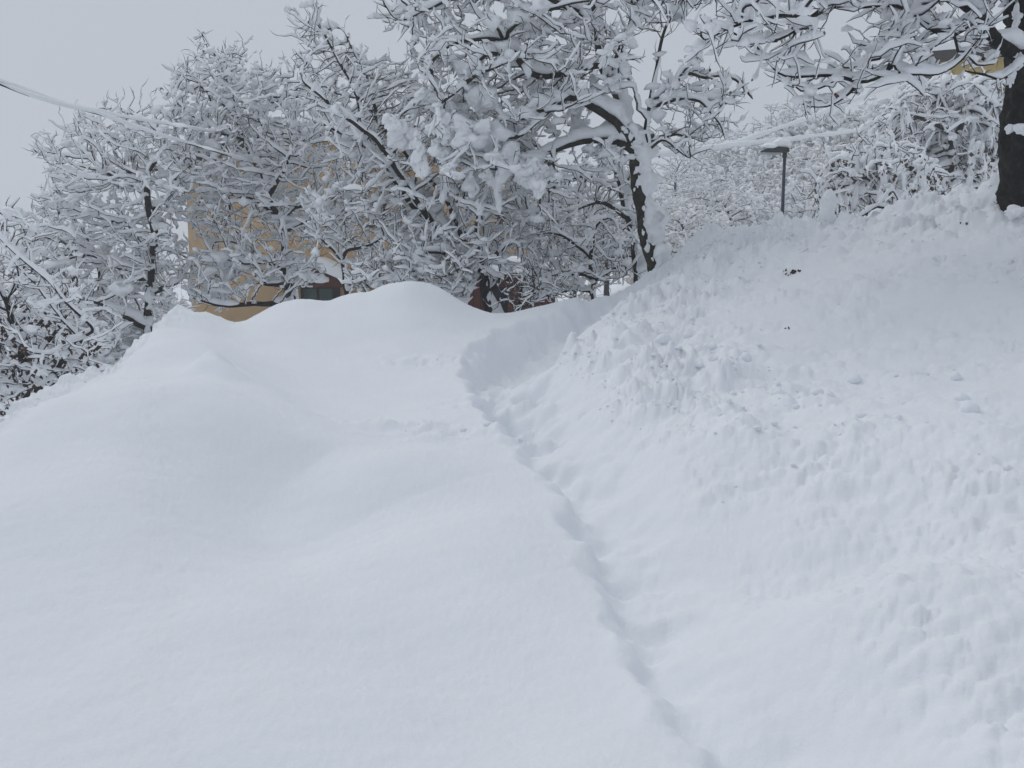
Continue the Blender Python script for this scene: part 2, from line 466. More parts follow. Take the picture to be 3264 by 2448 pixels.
# ------------------------------------------------------------------ loose snow
def icosphere(sub):
    import bmesh
    bm = bmesh.new(); bmesh.ops.create_icosphere(bm, subdivisions=sub, radius=1.0)
    bm.verts.ensure_lookup_table()
    V = np.array([v.co[:] for v in bm.verts]); F = np.array([[v.index for v in f.verts] for f in bm.faces]); bm.free()
    return V, F
ICO1, ICO2, ICO3 = icosphere(1), icosphere(2), icosphere(3)

def blobs(C, S, base, amp, freq, seed=0, rot=None):
    """noise-worn lumps: centres C (n,3), half sizes S (n,3)"""
    B, F = base
    C = np.asarray(C, float); S = np.asarray(S, float)
    n, k = len(C), len(B)
    P = B[None] * S[:, None]
    if rot is not None:
        ca, sa = np.cos(rot)[:, None], np.sin(rot)[:, None]
        P = np.stack([P[..., 0] * ca - P[..., 1] * sa, P[..., 0] * sa + P[..., 1] * ca, P[..., 2]], -1)
    W = (P + C[:, None]).reshape(-1, 3)
    sz = np.repeat(S.mean(1), k)
    nn = perlin(W, freq, seed) + .5 * perlin(W, freq * 2.3, seed + 1)
    W = W + (P / (np.linalg.norm(P, axis=-1, keepdims=True) + 1e-9)).reshape(-1, 3) * (amp * sz * nn)[:, None]
    return W, (F[None] + (np.arange(n) * k)[:, None, None]).reshape(-1, 3)

def loose_snow():
    n = 30000
    x = RNG.uniform(-3, 8, n); y = RNG.uniform(2.3, 12, n)
    m, sd, D, H, L = lump_mask(x, y)
    ph = np.arctan2(x, y); Rr = np.interp(ph, PH, PR)
    ok = (RNG.random(n) < (m - .2) * .5 * sstep(3.5, 5.5, y)) & (np.hypot(x, y) < Rr - .15) & (np.abs(ph) < .62) & (m > .3)
    x, y = x[ok][:2800], y[ok][:2800]
    s = .006 + .020 * RNG.random(len(x)) ** 3
    z = terrain(x, y) + s * .1
    S = np.stack([s * RNG.uniform(.8, 1.5, len(x)), s * RNG.uniform(.8, 1.4, len(x)), s * RNG.uniform(.6, 1.0, len(x))], -1)
    V, F = blobs(np.stack([x, y, z], -1), S, ICO1, .5, 18, 3, RNG.uniform(0, 6.28, len(x)))
    o = mesh_obj('snow_crumbs', V, F, M_GROUND)
    tag(o, 'loose crumbs of thrown snow scattered over the churned bank', 'snow crumbs', kind='stuff')
loose_snow()

CLODS = [(2724, 1153, .055), (3051, 1163, .05), (3066, 1264, .06), (2375, 1163, .055), (2267, 1143, .05), (2640, 1225, .06), (2234, 1100, .04), (2604, 1240, .055), (2489, 1237, .05), (2431, 1216, .045), (3085, 1321, .045), (3162, 889, .05), (2112, 1100, .05), (2190, 1080, .045)]
for i, (px, py, s) in enumerate(CLODS):
    s *= random.uniform(.55, .95)
    p = on_snow(px, py); z = ground_z(*p)
    V, F = blobs(np.array([[p[0], p[1], z + s * .35]]), np.array([[s * random.uniform(.9, 1.5), s * random.uniform(.9, 1.2), s * random.uniform(.75, 1.05)]]), ICO3, .55, 11, 20 + i, np.array([random.uniform(0, 6)]))
    o = mesh_obj('snow_clod', V, F, M_GROUND, origin=(p[0], p[1], z)); o.location = (p[0], p[1], z)
    tag(o, 'fist-sized clod of snow lying loose on the churned bank', 'snow clod', 'loose snow clods on the churned bank')

# ------------------------------------------------------------------ snow-laden trees
WIND = np.array([0.42, -0.36, 0.0])

def catmull(P, step):
    P = np.asarray(P, float)
    if len(P) > 2:
        Q = np.concatenate([[2 * P[0] - P[1]], P, [2 * P[-1] - P[-2]]])
        out = []
        for i in range(len(P) - 1):
            t = np.linspace(0, 1, 8, endpoint=False)[:, None]
            a, b, c, d = Q[i:i + 4]
            out.append(.5 * (2 * b + (c - a) * t + (2 * a - 5 * b + 4 * c - d) * t * t + (3 * b - a - 3 * c + d) * t ** 3))
        P = np.concatenate(out + [P[-1:]])
    l = np.r_[0, np.cumsum(np.linalg.norm(np.diff(P, axis=0), axis=1))]
    n = max(2, int(l[-1] / step) + 1)
    s = np.linspace(0, l[-1], n)
    return np.stack([np.interp(s, l, P[:, k]) for k in range(3)], -1)

class Skel:
    def __init__(s, D): s.P = []; s.par = []; s.rg = []; s.D = D; s.guide = []
    def guide_line(s, pts, r0, r1, jit=.012, rng=RNG):
        pts = catmull(pts, s.D)
        pts[1:-1] += rng.normal(0, jit, (len(pts) - 2, 3))
        if s.P:
            A = np.array(s.P); k = int(np.argmin(((A - pts[0]) ** 2).sum(1)))
            gap = np.linalg.norm(A[k] - pts[0])
            if gap > s.D * 1.5:                      # join the limb to its parent
                extra = catmull(np.stack([A[k], pts[0]]), s.D)[1:-1]
                pts = np.concatenate([extra, pts])
            prev = k
        else: prev = -1
        n = len(pts)
        for i, p in enumerate(pts):
            s.P.append(p); s.par.append(prev); s.rg.append(r0 + (r1 - r0) * i / max(1, n - 1)); s.guide.append(True)
            prev = len(s.P) - 1

    def colonize(s, A, di, dk, iters, rng, bias=(0, 0, 0), jit=.3):
        A = np.asarray(A, np.float32)
        P = np.array(s.P, np.float32); par = list(s.par); nch = {}
        nd = np.full(len(A), 1e9, np.float32); ni = np.zeros(len(A), int)
        for c in range(0, len(P), 200):
            d = ((A[:, None] - P[None, c:c + 200]) ** 2).sum(-1); k = d.argmin(1); v = d[np.arange(len(A)), k]
            m = v < nd; nd[m] = v[m]; ni[m] = k[m] + c
        alive = nd > dk * dk
        cap = len(P) + 60000
        buf = np.zeros((cap, 3), np.float32); buf[:len(P)] = P; n = len(P)
        lastdir = {}
        pd = np.zeros((cap, 3), np.float32)
        pa = np.array(par)
        okp = pa >= 0
        pd[:len(P)][okp] = P[okp] - P[pa[okp]]
        pd[:len(P)] /= np.linalg.norm(pd[:len(P)], axis=1, keepdims=True) + 1e-9
        bias = np.asarray(bias, np.float32)
        for it in range(iters):
            act = np.nonzero(alive & (nd < di * di))[0]
            if not len(act): break
            idx = ni[act]
            v = A[act] - buf[idx]; v /= np.linalg.norm(v, axis=1, keepdims=True) + 1e-9
            u, inv = np.unique(idx, return_inverse=True)
            S = np.zeros((len(u), 3), np.float32); np.add.at(S, inv, v)
            S /= np.linalg.norm(S, axis=1, keepdims=True) + 1e-9
            S += .6 * pd[u] * (np.array([nch.get(int(k), 0) for k in u]) == 0)[:, None]
            S += bias + rng.normal(0, jit, S.shape).astype(np.float32)
            S /= np.linalg.norm(S, axis=1, keepdims=True) + 1e-9
            new = []; newd = []
            for q, k in enumerate(u):
                k = int(k); c = nch.get(k, 0)
                if c >= 3: continue
                if c and float(lastdir[k] @ S[q]) > .9: continue
                nch[k] = c + 1; lastdir[k] = S[q]
                new.append(buf[k] + s.D * S[q]); newd.append(S[q]); par.append(k)
            if not new:
                alive[act] &= rng.random(len(act)) > .3
                continue
            new = np.array(new, np.float32); m0 = n
            buf[n:n + len(new)] = new; pd[n:n + len(new)] = np.array(newd, np.float32); n += len(new)
            al = np.nonzero(alive)[0]
            d = ((A[al][:, None] - new[None]) ** 2).sum(-1); k = d.argmin(1); vv = d[np.arange(len(al)), k]
            m = vv < nd[al]; nd[al[m]] = vv[m]; ni[al[m]] = k[m] + m0
            alive[al] = nd[al] > dk * dk
            if n > cap - 5000: break
        g = len(s.P)
        s.P = [p for p in buf[:n].astype(float)]; s.par = par
        s.rg += [0.0] * (n - g); s.guide += [False] * (n - g)

    def twigs(s, frac, lo, hi, rng, up=.5, down=0.0, levels=2):
        """side shoots, fishbone fashion, with smaller shoots on them"""
        P = list(s.P); n0 = len(P)
        cand = [k for k in range(1, n0) if s.rg[k] < .035]
        for lev in range(levels):
            start = len(s.P)
            f = frac * (1.0 if lev == 0 else .9); sc = 1.0 if lev == 0 else .5
            for k in cand:
                if rng.random() > f: continue
                t = s.P[k] - s.P[s.par[k]]; t = t / (np.linalg.norm(t) + 1e-9)
                v = rng.normal(0, 1, 3); v -= t * (v @ t); v /= np.linalg.norm(v) + 1e-9
                if s.guide[k] and v[1] < -.15: v[1] *= -.6       # keep the limbs clear to the front
                d = t * .7 + v * .8 + np.array([0, .12, .45 * up - .5 * down]); d /= np.linalg.norm(d)
                L = rng.uniform(lo, hi) * sc; m = max(2, int(L / (s.D * .95)))
                prev = k; p = s.P[k].copy()
                for q in range(m):
                    d = d + rng.normal(0, .09, 3) + np.array([0, 0, .05 * up - .22 * down]); d /= np.linalg.norm(d)
                    p = p + d * L / m
                    s.P.append(p.copy()); s.par.append(prev); s.rg.append(0.0); s.guide.append(False); prev = len(s.P) - 1
            cand = list(range(start, len(s.P)))

    def finish(s, tip, expo):
        P = np.array(s.P); par = np.array(s.par); n = len(P)
        acc = np.zeros(n); r = np.zeros(n); rg = np.array(s.rg)
        ch = [[] for _ in range(n)]
        for i in range(n):
            if par[i] >= 0: ch[par[i]].append(i)
        order = range(n - 1, -1, -1)                    # children always come after parents
        for i in order:
            v = acc[i] if acc[i] > 0 else tip ** expo
            ri = v ** (1 / expo)
            r[i] = ri
            if rg[i] > 0: r[i] = max(rg[i], min(ri, rg[i] * 1.15))
            if par[i] >= 0: acc[par[i]] += ri ** expo
        chains = []
        guide = np.array(s.guide)
        stack = [(0, -1)]
        while stack:
            i, p = stack.pop()
            c = [p] if p >= 0 else []
            k = i
            while True:
                c.append(k)
                kids = ch[k]
                if not kids: break
                kids = sorted(kids, key=lambda q: (guide[q] and guide[k], r[q]), reverse=True)
                for q in kids[1:]: stack.append((q, k))
                k = kids[0]
            if len(c) >= 2: chains.append(np.array(c))
        return P, r, chains, guide

def chain_arrays(P, r, chains, smooth=2):
    pos, rad, first, last, tz = [], [], [], [], []
    for c in chains:
        p = P[c].copy(); q = r[c].copy()
        if len(c) > 1: q[0] = min(q[0], q[1] * 1.15)
        for _ in range(smooth):
            if len(p) > 2: p[1:-1] = .25 * p[:-2] + .5 * p[1:-1] + .25 * p[2:]
        pos.append(p); rad.append(q)
        f = np.zeros(len(c), bool); f[0] = True; first.append(f)
        l = np.zeros(len(c), bool); l[-1] = True; last.append(l)
    pos = np.concatenate(pos); rad = np.concatenate(rad); first = np.concatenate(first); last = np.concatenate(last)
    nx = np.roll(pos, -1, 0); pv = np.roll(pos, 1, 0)
    a = np.where(last[:, None], pos, nx); b = np.where(first[:, None], pos, pv)
    T = a - b; T /= np.linalg.norm(T, axis=1, keepdims=True) + 1e-9
    return pos, rad, first, last, T

def ring_faces(n, K, last):
    i = np.nonzero(~last)[0]; k = np.arange(K)
    a = i[:, None] * K + k[None]; b = i[:, None] * K + (k[None] + 1) % K
    return np.stack([a, b, b + K, a + K], -1).reshape(-1, 4)

def tubes(arr, K, rough=0.0, ridge=0.0):
    pos, rad, first, last, T = arr
    ref = np.where(np.abs(T[:, 2:3]) > .9, np.array([[1., 0, 0]]), np.array([[0, 0, 1.]]))
    s = np.cross(T, ref); s /= np.linalg.norm(s, axis=1, keepdims=True) + 1e-9
    u = np.cross(s, T)
    rr = np.where(last, rad * .35, rad)
    ang = np.arange(K) * 2 * math.pi / K
    off = s[:, None] * np.cos(ang)[None, :, None] + u[:, None] * np.sin(ang)[None, :, None]
    V = pos[:, None] + off * rr[:, None, None]
    V = V.reshape(-1, 3)
    if rough:
        nz = perlin(V, 9, 31) + .6 * perlin(V, 26, 32)
        V = V + off.reshape(-1, 3) * (rough * np.repeat(rr, K) * nz)[:, None]
    if ridge:
        q = V * np.array([1, 1, .22])
        nz = -np.abs(perlin(q, 13, 36)) - .5 * np.abs(perlin(q, 31, 37)) + .4 * perlin(V, 2.5, 38)
        V = V + off.reshape(-1, 3) * (ridge * np.repeat(rr, K) * nz)[:, None]
    return V, ring_faces(len(pos), K, last)

def snow_sweep(arr, K, load, seed, plaster=.5, cover=.0, fatten=0.0, wf=.30):
    pos, rad, first, last, T = arr
    g = np.array([0, 0, 1.]) + WIND
    u = g[None] - (T @ g)[:, None] * T
    ul = np.linalg.norm(u, axis=1, keepdims=True); u /= ul + 1e-9
    s = np.cross(T, u)
    hz = np.sqrt(np.clip(1 - T[:, 2] ** 2, 0, 1))
    n1 = perlin(pos, 1.1, seed); n2 = perlin(pos, 4.5, seed + 1)
    var = np.clip(.82 + .95 * n1 + 1.05 * n2 + cover, 0, 2.3)
    tau = load * (.040 + 1.1 * np.minimum(rad, .07)) * (.10 + .90 * hz ** 1.6) * var
    prev = np.roll(last, -1) & ~last; prev2 = np.roll(last, -2) & ~last & ~prev & ~first
    tau = np.where(prev, tau * .85, tau)
    thick = rad > .045
    tau = np.where(thick & (hz < .55), load * plaster * rad * np.clip(.9 + 1.3 * n2 + .6 * n1, .12, 2), tau)
    end = first | last
    tau = np.where(last, tau * .45, tau)
    bare = tau < .008
    top = rad + tau; bot = rad * np.where(thick & (hz < .55), .1, .42)
    w = rad * .84 + .003 + tau * (wf + .2 * np.clip(n1, -.5, 1)) + fatten
    w = np.where(thick & (hz < .55), w * np.clip(.9 + 1.1 * perlin(pos, 10, seed + 7), .35, 1.5), w)
    w = np.where(last, w * .6, w)
    w = np.where(bare, .001, w); top = np.where(bare, bot + .002, top)
    cen = (top + bot) / 2; hh = (top - bot) / 2
    ang = np.arange(K) * 2 * math.pi / K
    ca, sa = np.cos(ang), np.sin(ang)
    rad_dir = u[:, None] * (ca[None] * hh[:, None])[..., None] + s[:, None] * (sa[None] * w[:, None])[..., None]
    V = pos[:, None] + u[:, None] * cen[:, None, None] + rad_dir
    V = V.reshape(-1, 3)
    nz = .5 * perlin(V, 8, seed + 2) + .46 * perlin(V, 21, seed + 3)
    nz = nz + .38 * perlin(V, 44, seed + 4)
    V = V + rad_dir.reshape(-1, 3) * (np.clip(nz, -.7, .9) * np.tile(.2 + .8 * sstep(-.6, .3, ca), len(pos)))[:, None]
    return V, ring_faces(len(pos), K, last)

def inside_poly(px, py, poly):
    c = np.zeros(len(px), bool); n = len(poly)
    for i in range(n):
        x0, y0 = poly[i]; x1, y1 = poly[(i + 1) % n]
        if y0 == y1: continue
        m = ((y0 > py) != (y1 > py)) & (px < (x1 - x0) * (py - y0) / (y1 - y0) + x0)
        c ^= m
    return c

def crown_points(poly, Y0, dY, n, rng):
    poly = np.array(poly, float); lo = poly.min(0); hi = poly.max(0)
    px = rng.uniform(lo[0], hi[0], n * 6); py = rng.uniform(lo[1], hi[1], n * 6)
    m = inside_poly(px, py, poly); px, py = px[m][:n], py[m][:n]
    Y = Y0 + dY * np.clip(rng.normal(0, .55, len(px)), -1.2, 1.2)
    p = at(px, py, Y)
    g = terrain(p[:, 0], p[:, 1], False)
    return p[p[:, 2] > g + .12]

TRI = [0]
def count(F): TRI[0] += sum(len(f) * (f.shape[1] - 2) for f in (F if isinstance(F, list) else [F]))

def leaf_quads(C, size, rng, hang=True):
    n = len(C)
    a = rng.uniform(0, 6.28, n); L = size * rng.uniform(.7, 1.4, n); W = L * rng.uniform(.35, .6, n)
    side = np.stack([np.cos(a), np.sin(a), rng.normal(0, .25, n)], -1)
    dn = np.stack([rng.normal(0, .3, n), rng.normal(0, .3, n), -np.ones(n)], -1)
    dn /= np.linalg.norm(dn, axis=1, keepdims=True)
    nrm = np.cross(side, dn)
    p0 = C; p1 = C + dn * (L * .5)[:, None] + side * W[:, None] + nrm * (.15 * L)[:, None]
    p2 = C + dn * L[:, None]; p3 = C + dn * (L * .5)[:, None] - side * W[:, None] + nrm * (.15 * L)[:, None]
    mid = C + dn * (L * .5)[:, None] - nrm * (.08 * L)[:, None]
    V = np.stack([p0, p1, p2, p3, mid], 1).reshape(-1, 3)
    b = np.arange(n)[:, None] * 5
    F = np.concatenate([b + np.array([[0, 1, 4]]), b + np.array([[1, 2, 4]]), b + np.array([[2, 3, 4]]), b + np.array([[3, 0, 4]])])
    return V, F

def build_tree(name, label, cat, Y0, guides, crowns, D=.072, dk=.17, di=1.4, load=1.0, tip=.0043, expo=2.35, twig=(.215, .16, .46), seed=1, bark=None, group=None,
               clumps=0.05, hang=0, hang_len=(.10, .34), leaves=None, fat=.0, bias=(0, 0, .05), jit=.12, limb_r=.020, limb_len=9, iters=150, up=.5, down=0.0, cover=0.0, plaster=.14, base=None, kept=26, clump_size=1.0, wf=.40, fluff=.11, bare=.15, rough=.006):
    """guides: lists of (px, py, dY) with start and end radius; crowns: (outline in photo pixels, dY, half depth, count)"""
    rng = np.random.default_rng(seed)
    bark = bark or M_BARK
    sk = Skel(D)
    first = True
    for pts, r0, r1 in guides:
        w = np.array([at(a, b, Y0 + c) for a, b, c in pts])
        if first:
            gz = ground_z(w[0, 0], w[0, 1])
            foot = np.array([w[0, 0] + (w[0, 0] - w[1, 0]) * .1, w[0, 1], min(gz, w[0, 2]) - .25])
            w = np.concatenate([[foot], w]); basept = np.array([foot[0], foot[1], gz]); first = False
        k_ = 1.22 if r0 < .065 else 1.05
        sk.guide_line(w, r0 * k_, r1 * k_, .014, rng)
    A = np.concatenate([crown_points(poly, Y0 + dy, th, n, rng) for poly, dy, th, n in crowns])
    sk.colonize(A, di, dk, iters, rng, bias, jit)
    sk.twigs(twig[0], twig[1], twig[2], rng, up, down)
    P, r, chains, guide = sk.finish(tip, expo)
    P = P + rng.normal(0, rough, P.shape) * (~guide)[:, None]
    root = empty(name, basept, label, cat, group)
    o3 = basept
    main = chains[0]
    rest = chains[1:]
    score = [(len(c) if r[c[1]] > limb_r and len(c) >= limb_len else 0) * r[c[1]] for c in rest]
    order = sorted(range(len(rest)), key=lambda i: -score[i])
    limbs = [i for i in order[:kept] if score[i] > 0]
    ls = set(limbs)
    small = [rest[i] for i in range(len(rest)) if i not in ls]
    V, F = tubes(chain_arrays(P, r, [main]), 72 if r[main[1]] > .3 else 16, .10, .16); count(F)
    tr = mesh_obj('trunk', V, F, bark, root, origin=o3)
    V, F = snow_sweep(chain_arrays(P, r, [main]), 12, load, seed, plaster, cover); count(F)
    mesh_obj('trunk_snow', V, F, M_SNOW, tr, origin=o3)
    if .5 < plaster < 1.5:                          # snow blown onto the bark in ragged patches
        pick = np.nonzero((r[main] > .05) & (rng.random(len(main)) < .75))[0]
        pick = np.repeat(pick, 2); th_ = rng.uniform(-2.2, .5, len(pick)); rr_ = r[main][pick]
        C = P[main][pick] + np.stack([np.cos(th_), np.sin(th_), rng.normal(0, .25, len(pick))], -1) * (rr_ * .93)[:, None]
        sz = rng.uniform(.012, .038, len(pick))
        V, F = blobs(C, np.stack([sz, sz * .9, sz * rng.uniform(1, 2.6, len(pick))], -1), ICO2, 1.3, 16, seed + 8); count(F)
        mesh_obj('bark_snow', V, F, M_SNOW, tr, kind='stuff', origin=o3)
    for i in limbs:
        arr = chain_arrays(P, r, [rest[i]])
        V, F = tubes(arr, 8, .12); count(F)
        lo = mesh_obj('limb', V, F, bark, root, origin=o3)
        V, F = snow_sweep(arr, 9, load, seed, plaster, cover, fat); count(F)
        mesh_obj('limb_snow', V, F, M_SNOW, lo, origin=o3)
    arr = chain_arrays(P, r, small, 0)
    V, F = tubes(arr, 3); count(F)
    if bare:                                        # bare shoots that poke out of the snow
        pick = np.nonzero((rng.random(len(P)) < bare) & (r < .022))[0]
        n = len(pick); p0 = P[pick]; gd = p0 - p0.mean(0)
        d = rng.normal(0, .75, (n, 3)) + np.array([0, 0, .35 * (1 - down)]) + .25 * gd / (np.linalg.norm(gd, axis=1, keepdims=True) + 1e-9)
        d /= np.linalg.norm(d, axis=1, keepdims=True)
        L = rng.uniform(.08, .26, n)[:, None] * (D / .085)
        k = rng.normal(0, .28, (n, 3))
        p1 = p0 + d * L * .5; d2 = d + k; d2 /= np.linalg.norm(d2, axis=1, keepdims=True); p2 = p1 + d2 * L * .5
        pos = np.stack([p0, p1, p2], 1).reshape(-1, 3)
        rr = np.tile([tip * 1.15, tip, tip * .7], n)
        fi = np.tile([True, False, False], n); la = np.tile([False, False, True], n)
        T = np.stack([d, d, d2], 1).reshape(-1, 3)
        V2, F2 = tubes((pos, rr, fi, la, T), 3); count(F2)
        F = np.concatenate([F, F2 + len(V)]); V = np.concatenate([V, V2])
    mesh_obj('twigs', V, F, M_TWIG, root, kind='stuff', origin=o3)
    V, F = snow_sweep(arr, 6, load, seed, plaster, cover, fat, wf); count(F)
    mesh_obj('twig_snow', V, F, M_SNOW, root, kind='stuff', origin=o3)
    if clumps:
        g = np.clip(1 + 1.6 * perlin(P, 1.1, seed), .1, 3)
        big = (rng.random(len(P)) < clumps * .5 * g) & (r < .05) & (r > tip * 1.7)
        fl = (rng.random(len(P)) < fluff * g) & (r < .03)
        C = P[big]; n = len(C)
        sz = clump_size * load * (.04 + .075 * rng.random(n) ** 2)
        S = np.stack([sz * rng.uniform(.8, 2.0, n), sz * rng.uniform(.8, 1.6, n), sz * rng.uniform(.45, .85, n)], -1)
        V, F = blobs(C + np.array([0, 0, 1.]) * (S[:, 2:3] * .55), S, ICO2, 1.1, 11, seed + 5, rng.uniform(0, 6.28, n))
        C = P[fl]; n = len(C)
        sz = clump_size * (D / .072) ** .7 * rng.uniform(.022, .058, n)
        S = np.stack([sz * rng.uniform(.8, 1.9, n), sz * rng.uniform(.8, 1.5, n), sz * rng.uniform(.6, 1.0, n)], -1)
        V2, F2 = blobs(C + np.array([0, 0, 1.]) * (S[:, 2:3] * .5) + rng.normal(0, .012, (n, 3)), S, ICO1, 1.2, 16, seed + 6, rng.uniform(0, 6.28, n))
        F = np.concatenate([F, F2 + len(V)]); V = np.concatenate([V, V2]); count(F)
        mesh_obj('snow_clumps', V, F, M_SNOW, root, kind='stuff', origin=o3)
    if hang:
        k = rng.choice(len(P), hang, replace=False)
        C = P[k]; n = len(C)
        L = rng.uniform(*hang_len, n)
        S = np.stack([rng.uniform(.03, .07, n), rng.uniform(.03, .06, n), L], -1)
        V, F = blobs(C - np.array([0, 0, 1.]) * (L[:, None] * .6), S, ICO2, 1.0, 9, seed + 9, rng.uniform(0, 6.28, n)); count(F)
        mesh_obj('hanging_snow', V, F, M_SNOW, root, kind='stuff', origin=o3)
    if leaves:
        cnt, poly, size, lm = leaves
        cand = np.nonzero((r < .012))[0]
        C = P[cand]
        if poly is not None:
            q = C - np.array([0, 0, CAMZ])
            f = q[:, 1] * math.cos(PITCH) - q[:, 2] * math.sin(PITCH); uu = q[:, 1] * math.sin(PITCH) + q[:, 2] * math.cos(PITCH)
            m = inside_poly(1632 + FPX * q[:, 0] / f, 1224 - FPX * uu / f, poly); C = C[m]
        if len(C):
            C = C[rng.choice(len(C), min(cnt, len(C)), replace=False)] + rng.normal(0, .02, (min(cnt, len(C)), 3)) - np.array([0, 1.5 * size, .2 * size])
            V, F = leaf_quads(C, size, rng); count(F)
            mesh_obj('dead_leaves', V, F, lm, root, kind='stuff', smooth=False, origin=o3)
    print(name, len(P), 'nodes', len(limbs), 'limbs', 'tris so far', TRI[0], round(time.time() - T0, 1))
    return root

# leftmost tree on the slope below
build_tree('fruit_tree', 'snow-laden tree on the far left, in front of open sky, beside the ochre house corner', 'tree', 15.0, [
  ([(470, 1075, 0), (474, 960, 0), (472, 920, 0), (485, 873, 0), (484, 822, 0), (463, 790, .1), (430, 743, .2), (400, 700, .3)], .105, .03),
  ([(486, 822, 0), (495, 779, -.1), (492, 721, -.2), (474, 649, -.2), (467, 591, -.3), (474, 540, -.3), (506, 505, -.4), (520, 440, -.4)], .06, .014),
  ([(468, 600, -.3), (440, 555, -.1), (400, 545, .1), (360, 560, .3)], .025, .01),
  ([(463, 1040, 0), (383, 1003, -.4), (318, 967, -.7), (230, 940, -1)], .05, .015),
  ([(474, 940, 0), (560, 900, .3), (610, 840, .6)], .04, .012),
  ([(472, 900, 0), (380, 850, .6), (250, 800, 1)], .045, .012),
  ([(470, 690, -.2), (540, 620, .3), (585, 560, .5)], .03, .01)],
  [([(90, 500), (130, 450), (200, 480), (190, 410), (290, 380), (290, 330), (350, 350), (480, 350), (550, 400), (570, 520), (570, 640), (585, 900), (540, 990), (480, 1080), (380, 1160), (250, 1150), (100, 1000), (30, 900), (60, 700), (120, 640), (170, 560)], .7, 1.4, 2400)],
  seed=3, load=1.15, clumps=.08, hang=0)
# low tree at the left edge with hanging dead leaves
build_tree('bent_tree', 'low snowed-over tree at the left edge with dark withered leaves hanging', 'tree', 10.5, [
  ([(60, 1500, 0), (80, 1330, 0), (90, 1240, 0), (60, 1120, .1), (30, 1000, .2), (-20, 880, .3)], .075, .02),
  ([(90, 1260, 0), (180, 1180, -.2), (240, 1090, -.3), (300, 1060, -.4)], .035, .012),
  ([(85, 1200, 0), (150, 1090, .2), (210, 1010, .4)], .03, .01),
  ([(60, 1120, 0), (-60, 1030, .2), (-180, 980, .4)], .035, .012)],
  [([(-260, 720), (-60, 660), (40, 640), (120, 700), (140, 820), (250, 900), (330, 1000), (350, 1090), (300, 1170), (240, 1210), (60, 1310), (-100, 1400), (-260, 1300)], 0, 1.0, 1500)],
  D=.08, dk=.16, seed=5, load=.75, clumps=.08, leaves=(900, [(-200, 1000), (100, 960), (380, 1080), (300, 1230), (60, 1400), (-200, 1400)], .05, M_DARKLEAF), up=.2)
# tree in front of the ochre wall
build_tree('forked_tree', 'upright forked tree with snow-filled crotches in front of the ochre wall', 'tree', 16.0, [
  ([(940, 985, 0), (938, 952, 0), (923, 915, 0), (910, 850, 0), (908, 801, 0), (905, 744, 0), (895, 703, 0), (866, 650, 0), (858, 618, 0), (838, 561, .1), (825, 533, .1), (801, 500, .2), (770, 422, .2), (745, 371, .3), (690, 312, .4), (639, 274, .5)], .095, .014),
  ([(861, 616, 0), (884, 582, -.2), (905, 540, -.3), (930, 480, -.4)], .035, .012),
  ([(899, 695, 0), (939, 663, -.2), (988, 650, -.4), (1050, 640, -.5)], .035, .012),
  ([(923, 728, 0), (968, 707, .2), (1021, 699, .4), (1090, 690, .5)], .035, .012),
  ([(905, 860, 0), (860, 835, -.2), (790, 840, -.4), (730, 830, -.5)], .04, .012),
  ([(930, 962, 0), (880, 966, -.3), (810, 968, -.5), (744, 974, -.6), (695, 972, -.7), (640, 955, -.8), (600, 940, -.8)], .045, .014),
  ([(915, 900, 0), (840, 905, .2), (800, 850, .4), (780, 800, .5)], .03, .010),
  ([(905, 700, 0), (820, 640, .5), (740, 620, .8), (660, 560, 1)], .035, .012),
  ([(800, 500, .2), (840, 400, .2), (860, 300, .3)], .03, .008),
  ([(780, 440, .2), (700, 420, .1), (600, 360, 0), (540, 300, 0)], .025, .007),
  ([(770, 422, .2), (730, 260, .1), (665, 140, 0), (640, 100, 0)], .022, .004)],
  [([(525, 270), (560, 200), (640, 150), (700, 150), (760, 170), (860, 220), (960, 240), (1050, 300), (1100, 420), (1150, 600), (1120, 760), (1000, 800), (900, 780), (760, 800), (650, 780), (570, 700), (545, 500), (520, 350)], .75, 1.4, 3300),
   ([(590, 800), (900, 790), (1060, 860), (1000, 930), (860, 890), (720, 980), (600, 960)], 0, 1.2, 520)],
  seed=7, load=1.2, clumps=.08, up=.7)
build_tree('slender_tree', 'thin leaning tree between the forked tree and the green window', 'tree', 14.5, [
  ([(1106, 975, 0), (1102, 931, 0), (1094, 858, 0), (1082, 817, 0), (1053, 785, 0), (1013, 744, .1), (1021, 700, .1), (1000, 640, .2)], .06, .012),
  ([(1096, 860, 0), (1098, 805, -.1), (1140, 790, -.2), (1188, 777, -.3), (1240, 740, -.3)], .03, .010),
  ([(1090, 830, 0), (1074, 744, .2), (1080, 680, .3)], .025, .009)],
  [([(980, 640), (1080, 600), (1220, 640), (1300, 740), (1290, 830), (1180, 870), (1120, 830), (1020, 800), (960, 740)], 0, .9, 420)],
  seed=9, load=1.1, clumps=.04)
